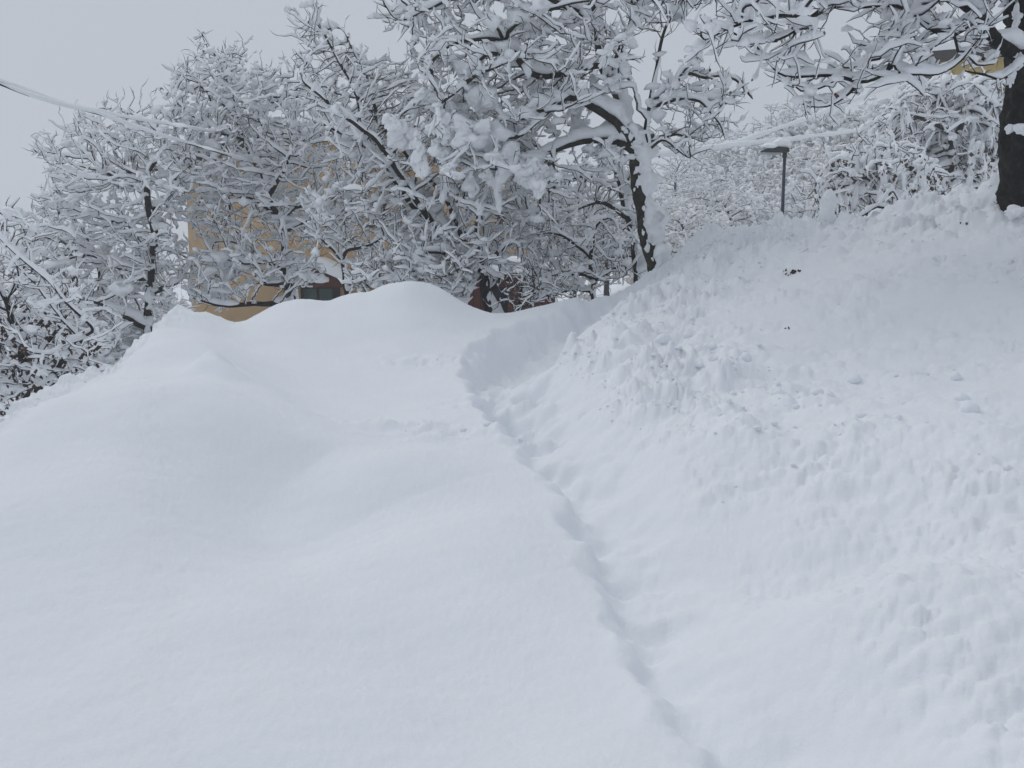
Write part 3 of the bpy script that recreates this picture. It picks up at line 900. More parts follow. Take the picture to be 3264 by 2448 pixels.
# many-limbed tree leaning left
build_tree('leaning_tree', 'dark trunk behind the round snow mound with long limbs slanting up to the left', 'tree', 13.5, [
  ([(1574, 1020, 0), (1564, 995, 0), (1544, 898, 0), (1534, 850, 0), (1500, 820, .1), (1470, 780, .1), (1414, 735, .2), (1390, 714, .3), (1341, 678, .4), (1300, 633, .4), (1240, 548, .5), (1175, 477, .5), (1099, 430, .6), (1030, 400, .7)], .115, .02),
  ([(1369, 696, .3), (1330, 640, 0), (1280, 560, -.1), (1240, 500, -.2), (1180, 430, -.3), (1116, 384, -.4), (1074, 354, -.4), (1006, 291, -.5), (960, 260, -.5)], .05, .014),
  ([(1538, 870, 0), (1525, 800, -.4), (1515, 730, -.6), (1530, 660, -.7)], .035, .012),
  ([(1480, 800, .1), (1460, 700, .6), (1400, 600, .9), (1335, 540, 1.0), (1280, 470, 1.1), (1217, 400, 1.2), (1150, 300, 1.2)], .055, .014),
  ([(1534, 850, 0), (1550, 760, .5), (1540, 680, .8), (1500, 600, 1.0), (1480, 480, 1.2)], .05, .012),
  ([(1534, 860, 0), (1590, 800, .2), (1650, 740, .3), (1690, 680, .4)], .04, .012),
  ([(1500, 820, .1), (1440, 810, -.3), (1370, 800, -.5), (1290, 830, -.6)], .04, .012),
  ([(1560, 930, 0), (1600, 880, -.3), (1585, 840, -.3)], .03, .010),
  ([(1160, 420, 0), (1130, 280, 0), (1050, 140, 0), (1000, 60, 0)], .03, .004),
  ([(1210, 400, .6), (1180, 280, .6), (1120, 150, .6), (1090, 90, .6)], .025, .004)],
  [([(935, 85), (975, 60), (1040, 130), (1080, 150), (1180, 180), (1300, 230), (1480, 330), (1640, 500), (1700, 640), (1680, 780), (1600, 850), (1480, 870), (1300, 850), (1180, 720), (1090, 520), (1000, 330), (950, 240), (1040, 240), (960, 150)], 1.0, 1.4, 3600),
   ([(1450, 640), (1600, 630), (1610, 880), (1470, 880)], -.6, .4, 220),
   ([(1040, 380), (1180, 400), (1340, 520), (1360, 640), (1200, 640), (1080, 520)], .9, .9, 420)],
  seed=11, plaster=.15, load=1.1, clumps=.08, up=.8)
build_tree('bare_shrub', 'snow-choked shrub in the gap between the round mound and the dark leaning trunk', 'shrub', 12.9, [
  ([(1480, 1010, 0), (1478, 960, 0), (1470, 900, 0), (1450, 850, 0)], .02, .006),
  ([(1479, 985, 0), (1430, 930, .1), (1400, 880, .1)], .014, .005), ([(1479, 980, 0), (1500, 920, .1), (1500, 860, .1)], .014, .005)],
  [([(1360, 890), (1380, 830), (1450, 800), (1510, 830), (1500, 900), (1470, 960), (1420, 940)], 0, .5, 380)],
  D=.06, dk=.10, seed=27, twig=(.35, .15, .35), load=1.35, clumps=.12)
# the biggest tree in the middle
big = build_tree('arching_tree', 'large arching tree in the middle, trunk half plastered with snow at the trench end', 'tree', 12.6, [
  ([(2098, 885, 0), (2093, 869, 0), (2085, 837, 0), (2068, 775, 0), (2056, 714, 0), (2049, 660, 0), (2036, 592, 0), (2030, 531, 0), (2034, 488, 0), (2010, 427, 0), (1973, 391, 0), (1932, 362, 0), (1884, 338, 0), (1843, 313, 0), (1802, 310, -.1), (1770, 317, -.2), (1735, 340, -.3), (1660, 380, -.5)], .135, .03),
  ([(2020, 480, 0), (1973, 452, .1), (1912, 444, .2), (1851, 448, .2), (1790, 468, .2), (1729, 496, .1), (1680, 517, 0), (1600, 540, -.1)], .055, .016),
  ([(1735, 494, .1), (1725, 529, 0), (1726, 590, 0), (1721, 647, 0), (1730, 690, 0)], .018, .010),
  ([(1758, 482, .1), (1768, 537, .1), (1749, 586, .1), (1753, 643, .1)], .022, .010),
  ([(2055, 500, 0), (2062, 440, -.1), (2060, 395, -.1), (2079, 285, -.2), (2095, 203, -.2), (2110, 120, -.3), (2150, 20, -.3)], .028, .010),
  ([(2078, 333, -.2), (2143, 270, -.4), (2190, 215, -.5), (2225, 160, -.5)], .016, .007),
  ([(2060, 395, -.1), (2020, 300, -.3), (2005, 220, -.3)], .014, .006),
  ([(1990, 410, 0), (1973, 305, .3), (1953, 273, .4), (1928, 228, .4), (1912, 175, .5), (1900, 60, .5), (1880, -80, .5)], .06, .03),
  ([(1953, 273, .4), (1969, 171, .3), (1993, 122, .3), (2010, 73, .3), (2018, 10, .3), (2040, -120, .3)], .04, .02),
  ([(2065, 370, -.1), (2130, 290, .4), (2191, 231, .5), (2249, 251, .5), (2288, 238, .5), (2346, 251, .5), (2375, 285, .5), (2399, 316, .5)], .035, .012),
  ([(2075, 340, 0), (2150, 320, -.3), (2220, 313, -.4), (2259, 347, -.5), (2297, 395, -.5), (2312, 446, -.5)], .026, .007),
  ([(2050, 490, 0), (2085, 470, -.2), (2109, 444, -.3), (2150, 470, -.4), (2196, 506, -.5)], .018, .007),
  ([(2070, 450, 0), (2150, 430, .3), (2230, 440, .5), (2290, 430, .6)], .02, .007),
  ([(1912, 200, .5), (1786, 236, .2), (1692, 232, 0), (1648, 183, -.2), (1639, 150, -.2), (1591, 126, -.3), (1546, 126, -.3), (1444, 134, -.4), (1380, 190, -.4)], .05, .014),
  ([(1639, 165, -.2), (1566, 167, -.5), (1521, 183, -.5), (1500, 230, -.5), (1485, 260, -.5), (1444, 301, -.6), (1400, 340, -.6)], .035, .010),
  ([(1610, 130, -.3), (1622, 100, -.4), (1648, 77, -.4), (1725, 37, -.5)], .028, .010),
  ([(1600, 124, -.3), (1590, 90, -.5), (1560, 70, -.5), (1540, 66, -.5)], .022, .010),
  ([(1485, 265, -.5), (1540, 225, -.7), (1580, 215, -.7), (1640, 180, -.6)], .022, .010),
  ([(1802, 310, -.1), (1740, 360, -.2), (1700, 400, -.3), (1640, 440, -.4), (1560, 430, -.5)], .035, .012),
  ([(1900, 60, .5), (1800, 20, 0), (1680, -40, -.4), (1560, -60, -.6)], .04, .014),
  ([(2018, 10, .3), (2100, -60, .2), (2240, -90, 0), (2380, -60, -.2)], .03, .010),
  ([(1700, -40, -.4), (1500, -20, -.4), (1380, 20, -.4), (1280, 70, -.5)], .03, .009)],
  [([(1180, 10), (1230, 60), (1290, 150), (1340, 280), (1340, 400), (1370, 520), (1420, 640), (1500, 560), (1600, 560), (1750, 430), (1850, 400), (1960, 300), (2000, 150), (2100, -50), (2000, -250), (1500, -250), (1250, -120)], .6, 1.5, 3100),
   ([(2060, 430), (2100, 300), (2180, 200), (2240, 210), (2330, 240), (2380, 290), (2310, 340), (2300, 410), (2200, 500), (2110, 510)], 0, .8, 330),
   ([(2000, 150), (2120, 20), (2300, -60), (2360, -150), (2000, -200)], 0, 1.0, 450),
   ([(1660, 520), (1760, 490), (1990, 480), (2000, 540), (1900, 560), (1780, 640), (1690, 660)], .2, .6, 160)],
  seed=13, load=1.2, clumps=.08, fluff=.06, hang=12, hang_len=(.12, .38), bark=M_MOSS, plaster=.85, clump_size=1.15, kept=40)
# companion trunk behind it
build_tree('arching_tree', 'slimmer white-plastered tree just behind the left side of the big arching trunk', 'tree', 15.2, [
  ([(2034, 905, 0), (2032, 889, 0), (2028, 816, 0), (2020, 759, 0), (2000, 698, 0), (1988, 653, 0), (1983, 600, 0), (1970, 560, 0), (1951, 507, .1), (1940, 460, .1)], .10, .04),
  ([(2000, 698, 0), (1951, 657, -.2), (1910, 645, -.3), (1841, 666, -.4), (1800, 700, -.4)], .04, .010),
  ([(1984, 625, 0), (1960, 600, .2), (1935, 592, .3), (1902, 560, .3), (1850, 562, .3), (1788, 580, .3)], .04, .010),
  ([(1985, 600, 0), (2010, 560, -.2), (2030, 520, -.2)], .03, .012),
  ([(2020, 767, 0), (1951, 780, -.2), (1902, 796, -.3), (1850, 830, -.3)], .03, .009),
  ([(2025, 800, 0), (2060, 790, .2), (2090, 800, .3)], .02, .008)],
  [([(1620, 620), (1790, 530), (1900, 500), (1990, 440), (2060, 520), (2060, 640), (2080, 760), (2000, 830), (1880, 860), (1780, 800), (1640, 740)], .3, 1.1, 1500)],
  seed=17, load=1.25, clumps=.03, plaster=2.3)
build_tree('low_tree', 'low spreading tree with tangled dark twigs between the leaning and arching trunks', 'tree', 14.0, [
  ([(1895, 985, 0), (1884, 870, 0), (1878, 816, 0), (1841, 784, 0), (1788, 747, 0), (1740, 740, 0)], .055, .012),
  ([(1880, 830, 0), (1890, 770, -.3), (1900, 720, -.4), (1940, 690, -.5)], .025, .010),
  ([(1884, 880, 0), (1820, 870, -.2), (1760, 875, -.3), (1700, 900, -.4)], .03, .009),
  ([(1888, 900, 0), (1950, 860, .2), (1990, 840, .3)], .025, .009),
  ([(1890, 930, 0), (1830, 920, .3), (1780, 940, .4)], .025, .009)],
  [([(1660, 760), (1740, 700), (1860, 690), (1960, 720), (2020, 800), (2020, 880), (1940, 920), (1840, 940), (1760, 955), (1680, 940), (1640, 860)], 0.2, 1.0, 1200)],
  seed=19, load=.9, clumps=.03, up=.3)
build_tree('bare_shrub', 'thin spiky shrub with bare twigs beside the dark red shed wall', 'shrub', 12.4, [
  ([(1640, 1020, 0), (1650, 985, 0), (1690, 940, -.1), (1730, 900, -.1)], .018, .006),
  ([(1645, 1000, 0), (1660, 940, .1), (1665, 880, .1)], .014, .005), ([(1645, 1000, 0), (1700, 965, 0), (1760, 930, 0)], .012, .005), ([(1645, 1000, 0), (1620, 950, 0), (1600, 900, 0)], .012, .005)],
  [([(1600, 990), (1600, 900), (1680, 860), (1780, 890), (1780, 950), (1700, 985)], 0, .4, 160)],
  D=.06, dk=.10, seed=23, twig=(.4, .15, .4), load=.5, clumps=0, cover=-.3)
build_tree('bare_shrub', 'snow-tipped shrub of radiating twigs behind the left slope of the round mound', 'shrub', 13.0, [
  ([(1190, 985, 0), (1200, 930, 0), (1215, 870, 0), (1240, 820, 0)], .02, .006),
  ([(1192, 970, 0), (1150, 900, 0), (1130, 850, 0)], .014, .005), ([(1195, 960, 0), (1260, 890, .1), (1310, 850, .1)], .014, .005), ([(1195, 960, 0), (1240, 920, -.1), (1290, 890, -.1)], .012, .005)],
  [([(1110, 900), (1130, 830), (1230, 790), (1340, 820), (1380, 880), (1280, 920), (1180, 930)], 0, .5, 420)],
  D=.06, dk=.10, seed=25, twig=(.35, .15, .35), load=1.3, clumps=.1)
# the great tree on the right edge, its crown reaching over the field
great = build_tree('roadside_tree', 'massive dark trunk at the right edge with snowy boughs reaching left', 'tree', 9.9, [
  ([(3322, 740, 0), (3316, 640, 0), (3322, 500, 0), (3332, 300, 0), (3334, 100, 0), (3328, -120, 0), (3300, -340, 0)], .415, .33),
  ([(3240, 170, -.2), (3187, 140, -.5), (3164, 120, -.6), (3140, 80, -.7), (3110, 40, -.8), (3060, 0, -.9), (2980, -40, -1), (2900, -50, -1)], .09, .025),
  ([(3146, 86, -.7), (3083, 81, -.8), (3042, 108, -.9), (3020, 108, -.9), (2965, 95, -1), (2943, 77, -1), (2888, 32, -1.1), (2843, 5, -1.1), (2780, 20, -1.1)], .038, .012),
  ([(2960, -40, -1), (2900, 60, -1.2), (2875, 99, -1.2), (2861, 140, -1.2), (2807, 172, -1.2), (2748, 203, -1.2), (2690, 215, -1.2)], .032, .010),
  ([(2858, 145, -1.2), (2834, 221, -1.1), (2807, 244, -1.1), (2739, 262, -1.1), (2650, 235, -1.1), (2581, 244, -1.1), (2500, 249, -1.1)], .024, .008),
  ([(2680, 240, -1.1), (2626, 267, -1.2), (2567, 298, -1.2), (2536, 289, -1.2), (2522, 258, -1.2)], .016, .006),
  ([(2739, 262, -1.1), (2720, 295, -1.0), (2671, 325, -1.0), (2626, 339, -1.0), (2581, 342, -1.0)], .016, .006),
  ([(2861, 160, -1.2), (2855, 217, -1.3), (2875, 253, -1.3), (2911, 235, -1.3), (2992, 244, -1.3)], .016, .006),
  ([(3042, 108, -.9), (3055, 154, -.9), (3092, 190, -.9), (3114, 208, -.9), (3169, 203, -.9)], .016, .006),
  ([(3320, -100, 0), (3180, -160, -.6), (3000, -150, -1.0), (2800, -110, -1.3), (2640, -70, -1.5), (2500, -50, -1.6), (2300, -40, -1.7), (2100, -30, -1.7)], .11, .03),
  ([(2690, -80, -1.4), (2649, 7, -1.5), (2590, 50, -1.5), (2538, 96, -1.5), (2480, 130, -1.5), (2408, 128, -1.5)], .022, .007),
  ([(2560, -55, -1.6), (2480, 20, -1.7), (2400, 60, -1.7), (2307, 90, -1.7), (2250, 130, -1.7)], .022, .007),
  ([(2540, 96, -1.5), (2530, 130, -1.5), (2500, 165, -1.5), (2476, 193, -1.5)], .012, .006),
  ([(3260, 190, -.3), (3190, 250, -.8), (3130, 240, -.9), (3080, 230, -1)], .02, .007),
  ([(3330, -200, 0), (3450, -330, -.4), (3700, -420, -.8)], .12, .05),
  ([(3310, -300, 0), (3150, -420, -1), (2900, -480, -1.8)], .12, .04)],
  [([(2735, 35), (2800, -40), (2950, -120), (3230, -160), (3180, 40), (3150, 180), (3100, 225), (3040, 140), (2960, 130), (2900, 170), (2780, 60)], -.9, .9, 1150),
   ([(2500, 240), (2560, 210), (2640, 215), (2700, 180), (2790, 150), (2880, 90), (2960, 140), (2980, 230), (2880, 260), (2780, 300), (2640, 350), (2560, 350), (2520, 300)], -1.1, .5, 520),
   ([(2060, -60), (2400, -90), (2740, -90), (2700, 20), (2620, 60), (2600, 130), (2500, 185), (2400, 165), (2260, 150), (2180, 60), (2080, 30)], -1.5, .7, 900),
   ([(2450, -120), (2700, -420), (3200, -900), (3900, -800), (3900, -200), (3300, -190)], -1.2, 2.6, 1250)],
  D=.075, dk=.15, seed=29, bark=M_BLACKBARK, twig=(.26, .12, .36), load=.95, clumps=.035, up=.2, plaster=.22, kept=36, limb_r=.014,
  leaves=(40, None, .045, M_LEAF), bare=.08, fluff=.05)

_tr = [c for c in great.children if c.name.startswith('trunk')][0]
_w = np.array([at(a, b, 9.62 + d) for a, b, d in [(3226, 408, -.02), (3262, 414, -.12), (3222, 250, 0), (3238, 130, -.06), (3236, 60, 0), (3240, 676, -.12)]])
_s = np.array([(.055, .05, .035), (.08, .06, .03), (.03, .04, .10), (.04, .05, .12), (.03, .05, .10), (.10, .07, .04)])
V, F = blobs(_w, _s, icosphere(4), 1.2, 12, 91)
mesh_obj('trunk_snow_patch', V, F, M_SNOW, _tr, origin=np.array(great.location), kind='stuff')

# the heavy drapes hanging in the left half of the big tree
_d = [(1558, 505, .22, .26), (1575, 560, .13, .16), (1640, 510, .26, .22), (1690, 555, .20, .24), (1715, 600, .09, .15), (1330, 470, .10, .26), (1345, 540, .07, .20), (1505, 415, .24, .17), (1420, 400, .20, .15), (1450, 340, .24, .16), (1290, 430, .16, .18),
      (1400, 470, .14, .17), (1530, 330, .18, .14), (1610, 420, .24, .15), (1500, 590, .07, .24), (1525, 660, .05, .14), (1250, 390, .13, .10), (1360, 300, .14, .09)]
_rg = np.random.default_rng(5)
_w = np.array([at(a, b, 12.3 + _rg.uniform(-.4, .5)) for a, b, _, _ in _d]); _s = np.array([(rx * .78, rx * .6, rz * .68) for _, _, rx, rz in _d])
V, F = blobs(_w, _s, icosphere(4), 1.3, 7, 93)
V = V + (.9 * perlin(V, 17, 95) + .6 * perlin(V, 38, 96))[:, None] * np.array([.03, .03, .045])
mesh_obj('snow_drapes', V, F, M_SNOW, big, origin=np.array(big.location), kind='stuff')
HAZE = .0028
build_tree('weeping_tree', 'weeping tree smothered in drooping snow between the stump and the right-hand trunk', 'tree', 21.0, [
  ([(3046, 690, 0), (3044, 600, 0), (3038, 520, 0), (3034, 430, 0), (3010, 360, 0), (2990, 300, 0)], .15, .06),
  ([(3036, 450, 0), (3080, 380, -.3), (3130, 310, -.5)], .07, .03), ([(3030, 420, 0), (2950, 380, -.4), (2860, 360, -.7)], .07, .02),
  ([(3044, 560, 0), (3100, 560, -.3), (3160, 540, -.5)], .03, .012)],
  [([(2740, 420), (2800, 350), (2870, 300), (2950, 250), (3010, 230), (3080, 235), (3190, 240), (3240, 400), (3230, 560), (3130, 610), (3000, 590), (2850, 560), (2780, 540)], .8, 1.5, 2600)],
  D=.10, dk=.17, seed=31, twig=(.25, .2, .6), load=1.3, clumps=.10, hang=260, hang_len=(.10, .40), wf=.55, bare=.1, up=0, down=.6, bias=(0, 0, -.12), tip=.007, clump_size=1.2,
  leaves=(520, [(2860, 470), (3250, 420), (3250, 640), (2860, 660)], .085, M_LEAF), kept=10)
build_tree('weeping_tree', 'leafy shrub-like tree with russet dead leaves behind the snow-capped stump', 'tree', 17.0, [
  ([(2668, 720, 0), (2682, 690, 0), (2700, 650, 0), (2722, 612, 0), (2738, 570, 0), (2760, 520, .2)], .035, .014),
  ([(2722, 612, 0), (2690, 560, .3), (2650, 520, .4)], .02, .010), ([(2738, 570, 0), (2830, 540, -.2), (2900, 530, -.3)], .02, .010),
  ([(2700, 650, 0), (2640, 640, .2), (2600, 620, .3)], .02, .010)],
  [([(2580, 560), (2640, 500), (2720, 460), (2860, 440), (2960, 500), (3000, 600), (2960, 650), (2840, 680), (2700, 700), (2600, 690)], .3, 1.1, 1400)],
  D=.085, dk=.15, seed=33, load=1.25, clumps=.08, wf=.45, bare=.15, hang=60, hang_len=(.12, .4), up=.1, down=.3, bias=(0, 0, -.06), tip=.0065,
  leaves=(330, [(2620, 500), (3020, 490), (3000, 690), (2620, 690)], .072, M_LEAF), kept=6)

# ------------------------------------------------------------------ frosted trees farther off, a few kinds copied
def frost_tree(name, seed, H, RX, nA, droop=0.0, load=1.1):
    rng = np.random.default_rng(seed)
    sk = Skel(.15)
    sk.guide_line(np.array([[0, 0, -.6], [0, 0, 0], [.05, 0, H * .25], [.1, .05, H * .5], [0, .1, H * .72]]), .19, .08, .02, rng)
    th = rng.uniform(0, 6.28, nA); ph = rng.uniform(-.75, 1, nA); q = rng.uniform(.25, 1, nA) ** .45
    rr = np.sqrt(np.clip(1 - ph * ph, 0, 1))
    lob = 1 + .22 * np.sin(3 * th + seed) * rr + .15 * np.sin(5 * th + 2 * ph * 3 + seed)
    A = np.stack([RX * q * rr * np.cos(th) * lob, RX * q * rr * np.sin(th) * lob, H * .58 + H * .42 * q * ph * lob], -1)
    A = A[A[:, 2] > .15]
    sk.colonize(A, 2.5, .30, 110, rng, (0, 0, .05 - droop), .2)
    sk.twigs(.16, .3, .8, rng, .3, droop * 2)
    P, r, chains, g = sk.finish(.009, 2.5)
    root = empty(name, (0, 0, 0))
    V, F = tubes(chain_arrays(P, r, chains[:1]), 8, .1); count(F)
    tr = mesh_obj('trunk', V, F, M_BARK, root)
    arr = chain_arrays(P, r, chains[1:], 1)
    V, F = tubes(arr, 3); count(F)
    mesh_obj('twigs', V, F, M_TWIG, root, kind='stuff')
    V, F = snow_sweep(arr, 6, load, seed, .6, .15, .006, .5); count(F)
    mesh_obj('twig_snow', V, F, M_SNOW, root, kind='stuff')
    rad_ = np.hypot(P[:, 0], P[:, 1]) / RX + np.maximum(P[:, 2] / H - .45, 0) * 1.2
    g = .42 * (.35 + .65 * sstep(.3, .9, rad_)) * np.clip(1 + 1.8 * perlin(P, .9, seed), .1, 2.2)
    m = rng.random(len(P)) < g
    C = P[m]; n = len(C); sz = .045 + .085 * rng.random(n) ** 2
    S = np.stack([sz * rng.uniform(.8, 1.8, n), sz * rng.uniform(.8, 1.6, n), sz * rng.uniform(.6, 1.0 + 5 * droop, n)], -1)
    V, F = blobs(C + rng.normal(0, .04, (n, 3)) + np.array([0, 0, .04 - .3 * droop]), S, ICO1, 1.3, 7, seed + 5, rng.uniform(0, 6.28, n)); count(F)
    mesh_obj('snow_clumps', V, F, M_SNOW, root, kind='stuff')
    return root, H

def copy_tree(o):
    c = o.copy(); COL.objects.link(c)
    for ch in o.children:
        d = ch.copy(); COL.objects.link(d); d.parent = c
    return c

KINDS_ = [frost_tree('frosted_tree', 41, 6.5, 2.5, 1900), frost_tree('frosted_tree', 43, 6.0, 3.0, 2000, .14), frost_tree('frosted_tree', 47, 7.5, 2.0, 1600)]
FAR = [  # photo px of the stem, py of the top, distance, kind, label
 (2190, 650, 30, 1, 'rounded frosted tree just right of the arching trunk, nearest of the far trees'),
 (2330, 590, 33, 1, 'frosted tree with a dark stem, left of the street lamp pole'),
 (2440, 560, 36, 0, 'frosted tree whose crown touches the left of the street lamp pole'),
 (2590, 570, 34, 1, 'frosted tree right of the street lamp pole, above the bank'),
 (2250, 540, 44, 0, 'frosted tree half hidden behind the rounded one, left of the lamp'),
 (2400, 520, 46, 1, 'frosted tree directly behind the street lamp head, left half'),
 (2540, 470, 44, 0, 'tall frosted tree just right of the street lamp head'),
 (2680, 450, 42, 1, 'frosted tree under the snowy cables, left of the weeping tree'),
 (2160, 470, 60, 2, 'slim far tree showing at the tips of the arching tree'),
 (2290, 435, 62, 2, 'slim pointed far tree on the skyline left of the lamp'),
 (2390, 405, 60, 0, 'far tree on the skyline between the slim one and the lamp'),
 (2490, 330, 58, 2, 'tallest far tree on the skyline, standing behind the lamp'),
 (2570, 312, 57, 0, 'bushy far tree on the skyline, right of the tallest one'),
 (2670, 335, 55, 1, 'far tree on the skyline next to the weeping tree'),
 (2790, 330, 52, 0, 'far tree rising behind the weeping tree'),
 (2900, 290, 50, 2, 'far tree left of the yellow house gable'),
 (1830, 560, 46, 1, 'frosted tree seen through the arch of the big tree'),
 (1940, 580, 40, 0, 'frosted tree behind the white-plastered slim trunk'),
 (2080, 600, 42, 1, 'frosted tree behind the big arching trunk'),
 (1760, 640, 38, 0, 'frosted tree right of the ochre house wall'),
 (60, 900, 22, 1, 'frosted shrub-like tree low behind the far left crown'),
 (330, 880, 20, 1, 'frosted low tree behind the leftmost fruit tree stem'),
 (540, 940, 24, 0, 'frosted low tree at the foot of the ochre house corner'),
 (-160, 760, 26, 0, 'frosted tree cut by the left edge of the view'),
 (200, 1000, 15, 1, 'snowy thicket on the slope under the leftmost crown')]
used = set()
for i, (px, py, Y, k, lab) in enumerate(FAR):
    proto, H = KINDS_[k]
    o = proto if k not in used else copy_tree(proto)
    used.add(k)
    p = at(px, py, Y); g = ground_z(p[0], p[1])
    sc = (p[2] - g) / (H * 1.02)
    wide = min(sc, 1.25)
    o.location = (p[0], p[1], g); o.rotation_euler.z = random.uniform(0, 6.28); o.scale = (wide * random.uniform(.9, 1.15), wide * random.uniform(.9, 1.15), sc)
    tag(o, lab, 'tree', 'frosted trees farther off')

# ------------------------------------------------------------------ houses
M_OCHRE = mk_plain('ochre_render', [(0.3, (0.56, 0.39, 0.225)), (0.7, (0.64, 0.455, 0.275))], 1.6, 0.9, 0.004)
M_YELLOW = mk_plain('yellow_render', [(0.3, (0.58, 0.43, 0.16)), (0.7, (0.64, 0.48, 0.2))], 1.6, 0.9, 0.004)
M_BROWN = mk_plain('brown_wood', [(0.3, (0.07, 0.032, 0.022)), (0.7, (0.13, 0.06, 0.04))], 6, 0.7, 0.004)
M_DARKWOOD = mk_plain('dark_eave_wood', [(0.3, (0.022, 0.018, 0.017)), (0.7, (0.05, 0.038, 0.034))], 6, 0.7)
M_REDWOOD = mk_plain('red_brown_boards', [(0.3, (0.075, 0.024, 0.018)), (0.7, (0.14, 0.045, 0.03))], 5, 0.75, 0.004)
M_INNER_SHADE = mk_plain('painted_inner_shade', [(0.3, (0.012, 0.013, 0.018)), (0.7, (0.02, 0.021, 0.028))], 3, 0.9)
M_TARP = mk_plain('blue_grey_tarp', [(0.3, (0.05, 0.06, 0.08)), (0.7, (0.09, 0.11, 0.14))], 4, 0.5)
M_TILE = mk_plain('roof_tile', [(0.3, (0.16, 0.06, 0.04)), (0.7, (0.24, 0.10, 0.06))], 5, 0.9)
M_FRAME = mk_plain('window_frame', [(0.3, (0.05, 0.03, 0.022)), (0.7, (0.08, 0.045, 0.035))], 5, 0.6)
m_, nt_, b_ = mat_base('greenish_glass'); b_.inputs['Base Color'].default_value = (.10, .17, .16, 1); b_.inputs['Roughness'].default_value = .08; M_GLASS = m_
M_POLE = mk_plain('painted_steel', [(0.3, (0.02, 0.03, 0.042)), (0.7, (0.032, 0.046, 0.062))], 3, 0.45)
M_HEAD = mk_plain('lamp_housing', [(0.3, (0.02, 0.022, 0.025)), (0.7, (0.035, 0.037, 0.04))], 3, 0.4)
M_LENS = mk_plain('lamp_lens', [(0.3, (0.32, 0.35, 0.37)), (0.7, (0.40, 0.43, 0.45))], 3, 0.2)
M_CABLE = mk_plain('black_cable', [(0.3, (0.015, 0.015, 0.016)), (0.7, (0.025, 0.025, 0.027))], 3, 0.6)

def slab_snow(name, parent, x0, x1, y0, y1, zf, th, nx=26, ny=14, seed=1, mat=None):
    """a quilt of snow lying on a roof or ledge; zf(x) gives the surface below it"""
    u = np.linspace(0, 1, nx); v = np.linspace(0, 1, ny)
    X, Y = np.meshgrid(x0 + (x1 - x0) * u, y0 + (y1 - y0) * v)
    E = np.minimum(np.minimum(np.meshgrid(u, v)[0], 1 - np.meshgrid(u, v)[0]) * (x1 - x0), np.minimum(np.meshgrid(u, v)[1], 1 - np.meshgrid(u, v)[1]) * (y1 - y0))
    zb = zf(X)
    t = th * (np.clip(E / (th * .7), 0, 1) ** .5) * (1 + .18 * perlin2(X.ravel(), Y.ravel(), 1.2, seed).reshape(X.shape))
    top = np.stack([X, Y, zb + .01 + t], -1).reshape(-1, 3); bot = np.stack([X, Y, zb + .004], -1).reshape(-1, 3)
    i, j = np.meshgrid(np.arange(nx - 1), np.arange(ny - 1)); a = (j * nx + i).ravel()
    Ft = np.stack([a, a + 1, a + nx + 1, a + nx], -1); Fb = Ft[:, ::-1] + nx * ny
    rim = np.concatenate([np.arange(nx), np.arange(2 * nx - 1, nx * ny, nx), np.arange(nx * ny - 2, nx * (ny - 1) - 1, -1), np.arange(nx * (ny - 2), 0, -nx)])
    rn = np.roll(rim, -1)
    Fs = np.stack([rn, rim, rim + nx * ny, rn + nx * ny], -1)
    return mesh_obj(name, np.concatenate([top, bot]), [Ft, Fb, Fs], M_SNOW, parent)

def window(parent, x0, x1, z0, z1, shut=None, wall_y=0.0):
    f = MB()
    b = .07
    f.box(x0, x1, wall_y - .05, wall_y + .02, z0, z0 + b).box(x0, x1, wall_y - .05, wall_y + .02, z1 - b, z1).box(x0, x0 + b, wall_y - .05, wall_y + .02, z0 + b, z1 - b).box(x1 - b, x1, wall_y - .05, wall_y + .02, z0 + b, z1 - b)
    xm = (x0 + x1) / 2
    f.box(xm - .03, xm + .03, wall_y - .045, wall_y + .02, z0 + b, z1 - b)
    w = f.build('window', M_FRAME, parent)
    MB().box(x0 + b, xm - .03, wall_y - .02, wall_y - .01, z0 + b, z1 - b).build('pane', M_GLASS, w)
    MB().box(xm + .03, x1 - b, wall_y - .02, wall_y - .01, z0 + b, z1 - b).build('pane', M_GLASS, w)
    MB().box(x0 - .08, x1 + .08, wall_y - .16, wall_y + .02, z0 - .07, z0 - .003).build('sill', M_FRAME, w)
    slab_snow('sill_snow', w, x0 - .08, x1 + .08, wall_y - .17, wall_y - .06, lambda X: X * 0 + z0 - .003, .12, 12, 5, 3)
    if shut:
        wd = (x1 - x0) / 2
        for sx in ((x0 - wd - .02, x0 - .02), (x1 + .02, x1 + wd + .02)) if shut == 'open' else ((x0 + .01, xm - .01), (xm + .01, x1 - .01)):
            yy = wall_y - .055 if shut == 'open' else wall_y - .11
            sh = MB()
            sh.box(sx[0], sx[0] + .06, yy, yy + .05, z0, z1).box(sx[1] - .06, sx[1], yy, yy + .05, z0, z1).box(sx[0] + .06, sx[1] - .06, yy, yy + .05, z0, z0 + .07).box(sx[0] + .06, sx[1] - .06, yy, yy + .05, z1 - .07, z1)
            n = int((z1 - z0 - .14) / .085)
            so = sh.build('shutter', M_BROWN, parent)
            sl = MB()
            for k in range(n):
                z = z0 + .07 + (k + .5) * (z1 - z0 - .14) / n
                V = [(sx[0] + .06, yy + .005, z - .035), (sx[1] - .06, yy + .005, z - .035), (sx[1] - .06, yy + .045, z + .035), (sx[0] + .06, yy + .045, z + .035)]
                V = V + [(a, b2 + .012, c) for a, b2, c in V]
                sl.add(V, [(0, 1, 2, 3), (7, 6, 5, 4), (0, 4, 5, 1), (1, 5, 6, 2), (2, 6, 7, 3), (3, 7, 4, 0)])
            sl.build('slats', M_BROWN, so, kind='stuff')
    return w

